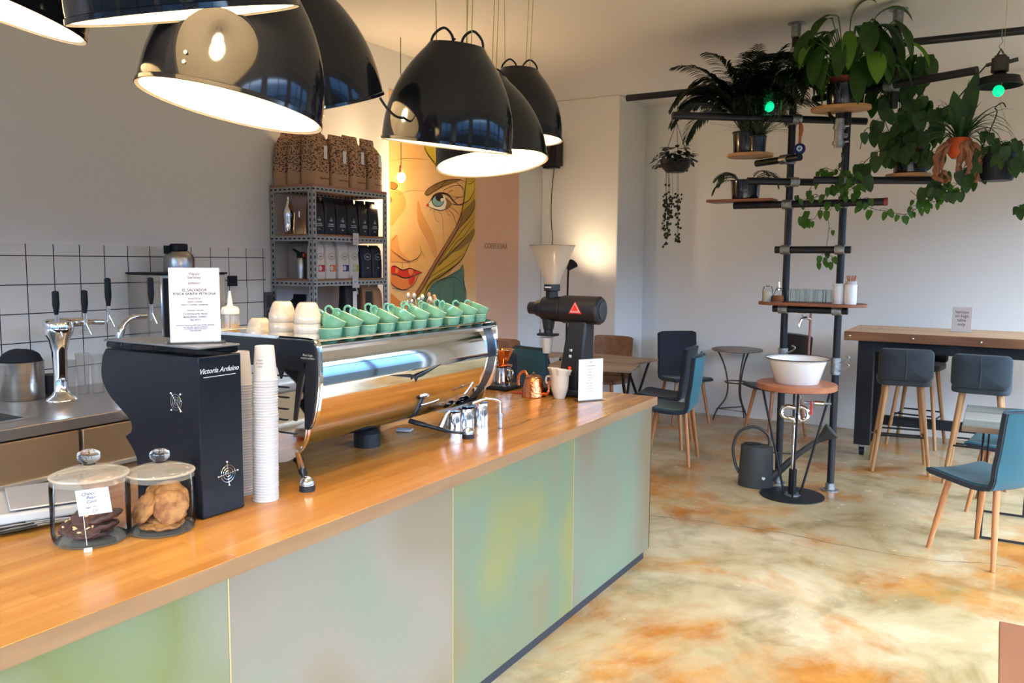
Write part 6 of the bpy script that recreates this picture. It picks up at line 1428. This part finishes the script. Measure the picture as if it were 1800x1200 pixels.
# dense front mass over the pot
for k in range(26):
    p = W(PR_.uniform(1560, 1635), PR_.uniform(215, 280), PR_.uniform(6.42, 6.6)); leaf(b, p, (PR_.uniform(-.7, .7), -.3, -.8), (0, -1, .3), .10*PR_.uniform(.8, 1.3), .085, 'heart', .2, .18)
b.build('heart_leaves', LMID, PO); sb.build('vines', DSTM, PO)
TV = B(); TS = B(); 
for pts, n, sz in (([(1500, 330, 6.32), (1465, 300, 6.32), (1440, 300, 6.33), (1425, 330, 6.33), (1418, 352, 6.33)], 12, .065), ([(1480, 325, 6.30), (1455, 345, 6.32), (1430, 385, 6.32), (1412, 380, 6.32), (1402, 390, 6.33)], 11, .07),
                   ([(1500, 330, 6.30), (1475, 350, 6.3), (1456, 375, 6.32), (1457, 400, 6.32), (1452, 440, 6.32), (1450, 462, 6.32)], 12, .055), ([(1490, 320, 6.3), (1510, 345, 6.32), (1530, 365, 6.35), (1562, 372, 6.35), (1590, 378, 6.38)], 12, .065),
                   ([(1600, 335, 6.4), (1625, 352, 6.38), (1650, 340, 6.38), (1672, 330, 6.38), (1690, 318, 6.36)], 16, .07), ([(1590, 378, 6.38), (1615, 365, 6.38), (1640, 355, 6.38), (1668, 352, 6.38)], 12, .065), ([(1500, 325, 6.3), (1470, 335, 6.3), (1440, 345, 6.3), (1400, 352, 6.34)], 10, .06)):
    vine(TV, TS, [W(*p) for p in pts], n, sz, st=.0018)
for k in range(40):
    p = W(PR_.uniform(1455, 1512), PR_.uniform(300, 345), PR_.uniform(6.28, 6.36)); leaf(TV, p, (PR_.uniform(-.8, .8), -.3, -.7), (0, -1, .3), .055*PR_.uniform(.8, 1.4), .045, 'heart', .2, .18)
TV.build('trailing_leaves', LBRT, PO); TS.build('trailing_vines', DSTM, PO)
# --- spider plant in orange pot
ORP = mat('orange_glazed_pot', (.62, .09, .02), .25, coat=.3)
c_ = aY(1686, 279, 6.26)
SPI = thing('hanging_plant', 'strappy leaved plant in round orange pot with brown dried roots', 'hanging plant', c_)
B().lathe([(.001, 0), (.045, 0), (.068, .03), (.075, .075), (.070, .12), (.058, .135), (.052, .13), (.064, .11), (.001, .10)], 36).build('pot', ORP, SPI)
b = B(); sb = B()
for k in range(46):
    a = PR_.uniform(0, 2*pi); el = R(PR_.uniform(35, 85)); leaf(b, (cos(a)*.03, sin(a)*.03, .12), (cos(a)*cos(el), sin(a)*cos(el)*.6, sin(el)), (0, 0, 1), PR_.uniform(.20, .46), .022, 'blade', PR_.uniform(.8, 2.1), .3, 8)
for a, L_ in ((.2, .42), (2.9, .30), (-.4, .36)): leaf(b, (0, 0, .15), (cos(a)*.18, -.05, 1), (.1, -1, .1), L_, .10, 'lance', .1, .15, 9)
b.build('strap_leaves', LMID, SPI)
b = B()
for k in range(12):
    x = [-.13, -.115, -.10, -.085, -.12, .02, .04, .06, .08, .095, .05, .115][k]+PR_.uniform(-.008, .008); y = PR_.uniform(-.07, -.03)
    b.tube(catmull([(x*.6, y, .10), (x*1.05, y-.01, .03), (x*1.15+PR_.uniform(-.03, .03), y, -.06), (x*1.0+PR_.uniform(-.03, .03), y, -.10-.05*PR_.random()), (x*.9+.03, y, -.15)], 5), [.012+.006*sin(q*1.3+k) for q in range(21)], 8)
b.build('curled_brown_pods', mat('dried_brown_leaf', (.22, .075, .04), .6, noise=(14, (.34, .15, .07), 3, .3, .7)), SPI)
zt3 = P3[0]; B().tube([(0, 0, .13), (-.02, .0, .25), (.03, P3[2].y*0, zt3-c_.z-PR)], .002, 5).build('hanger_wire', CORD, SPI)
# --- pothos in hanging black basket at the right
c_ = aY(1750, 318, 6.30)
HP = thing('hanging_plant', 'dark leafy plant in black hanging basket below the factory lamp', 'hanging plant', c_)
B().lathe([(.001, 0), (.095, 0), (.105, .02), (.115, .15), (.120, .17), (.110, .17), (.10, .03), (.001, .02)], 36).build('pot', BLACK, HP)
b = B(); sb = B()
for pts, n, sz in (([(0, 0, .16), (-.10, -.08, .22), (-.17, -.1, .12), (-.20, -.1, 0)], 18, .085), ([(0, 0, .16), (.08, -.06, .25), (.17, -.08, .18), (.22, -.08, .05)], 20, .085), ([(0, 0, .16), (.02, -.1, .24), (.05, -.14, .12), (.04, -.14, 0)], 18, .085),
                   ([(.10, 0, .15), (.20, -.05, .05), (.24, -.05, -.10), (.19, -.05, -.16), (.15, -.05, -.19)], 14, .075), ([(-.10, 0, .14), (-.16, -.06, -.02), (-.26, -.06, -.07), (-.34, -.06, -.02)], 16, .08), ([(0, 0, .16), (-.02, 0, .26), (-.08, 0, .34)], 10, .08)):
    vine(b, sb, pts, n, sz)
b.build('leaves', LMID, HP); sb.build('vines', DSTM, HP)
B().tube(catmull([(-.11, 0, .16), (-.02, 0, .42), (-.03, 0, .47), (.01, 0, .50), (.03, 0, .47)], 5), .004, 6).build('hanger_hook', CORD, HP)
B().tube([(.0, 0, .49), (.0, 0, HC-c_.z)], .0012, 4).tube([(.11, 0, .165), (.0, 0, .49)], .0015, 4).build('hanger_wire', STRG, HP)
# --- hanging succulent left, with bead strings
c_ = aY(1187, 303, 6.32)
HS = thing('hanging_plant', 'dark round leaved plant with long trailing strings hanging from the left arm', 'hanging plant', c_)
B().lathe([(.001, 0), (.07, 0), (.11, .04), (.125, .10), (.115, .10), (.09, .04), (.001, .02)], 30).build('pot', BLACK, HS)
b = B(); sb = B()
for k in range(150):
    a = PR_.uniform(0, 2*pi); r_ = PR_.uniform(.05, .165); z = .155-.9*max(0, r_-.08)+PR_.uniform(-.05, .05); p = Vector((cos(a)*r_, sin(a)*r_*.8, z)); leaf(b, p, (cos(a), sin(a), PR_.uniform(-.6, .3)), (0, 0, 1), .052*PR_.uniform(.7, 1.3), .040, 'oval', .3, .1, 5)
for k in range(8):
    x = PR_.uniform(-.10, .08); y = PR_.uniform(-.10, -.03); L_ = PR_.uniform(.25, .58); pts = [(x, y, .02), (x+.01, y, -L_*.5), (x+PR_.uniform(-.03, .03), y, -L_)]
    C = catmull(pts, 8); sb.tube(C, .0013, 4)
    for j in range(int(L_*42)):
        t = PR_.uniform(.35, 1)*(len(C)-1.01); i = int(t); p = C[i].lerp(C[i+1], t-i)+Vector((PR_.uniform(-.018, .018), PR_.uniform(-.01, .01), 0)); leaf(b, p, (PR_.uniform(-1, 1), -.2, PR_.uniform(-1, .2)), (0, -1, .3), .026*PR_.uniform(.7, 1.2), .022, 'oval', .2, .1, 4)
b.build('leaves', LSUC, HS); sb.build('trailing_strings', DSTM, HS)
zt4 = P1a[0]
for sg in (-1, 1, .2): B().tube([(sg*.10, 0, .11), (0, 0, .39), (0, 0, .42)], .0022, 5).build('hanger_cord', CORD, HS)
yo = P1a[1].y-6.32
B().tube(catmull([(0, 0, .41), (.012, 0, .44), (.0, yo*.5, .50), (0, yo, zt4-c_.z-PR)], 5), .0028, 6).build('wire_hook', GALV, HS)
# vine hanging from the stub pipe
DV = thing('hanging_vine', 'thin vine dangling from the grey pipe stub beside the right post', 'vine', aY(1478, 268, 6.28)); o_ = DV.location
b = B(); sb = B(); vine(b, sb, [W(1479, 268, 6.28), W(1480, 285, 6.28), W(1474, 296, 6.28), W(1480, 305, 6.28), W(1470, 325, 6.28), W(1466, 345, 6.28)], 12, .035, st=.0024)
b.build('leaves', LMID, DV); sb.build('stem', DSTM, DV)
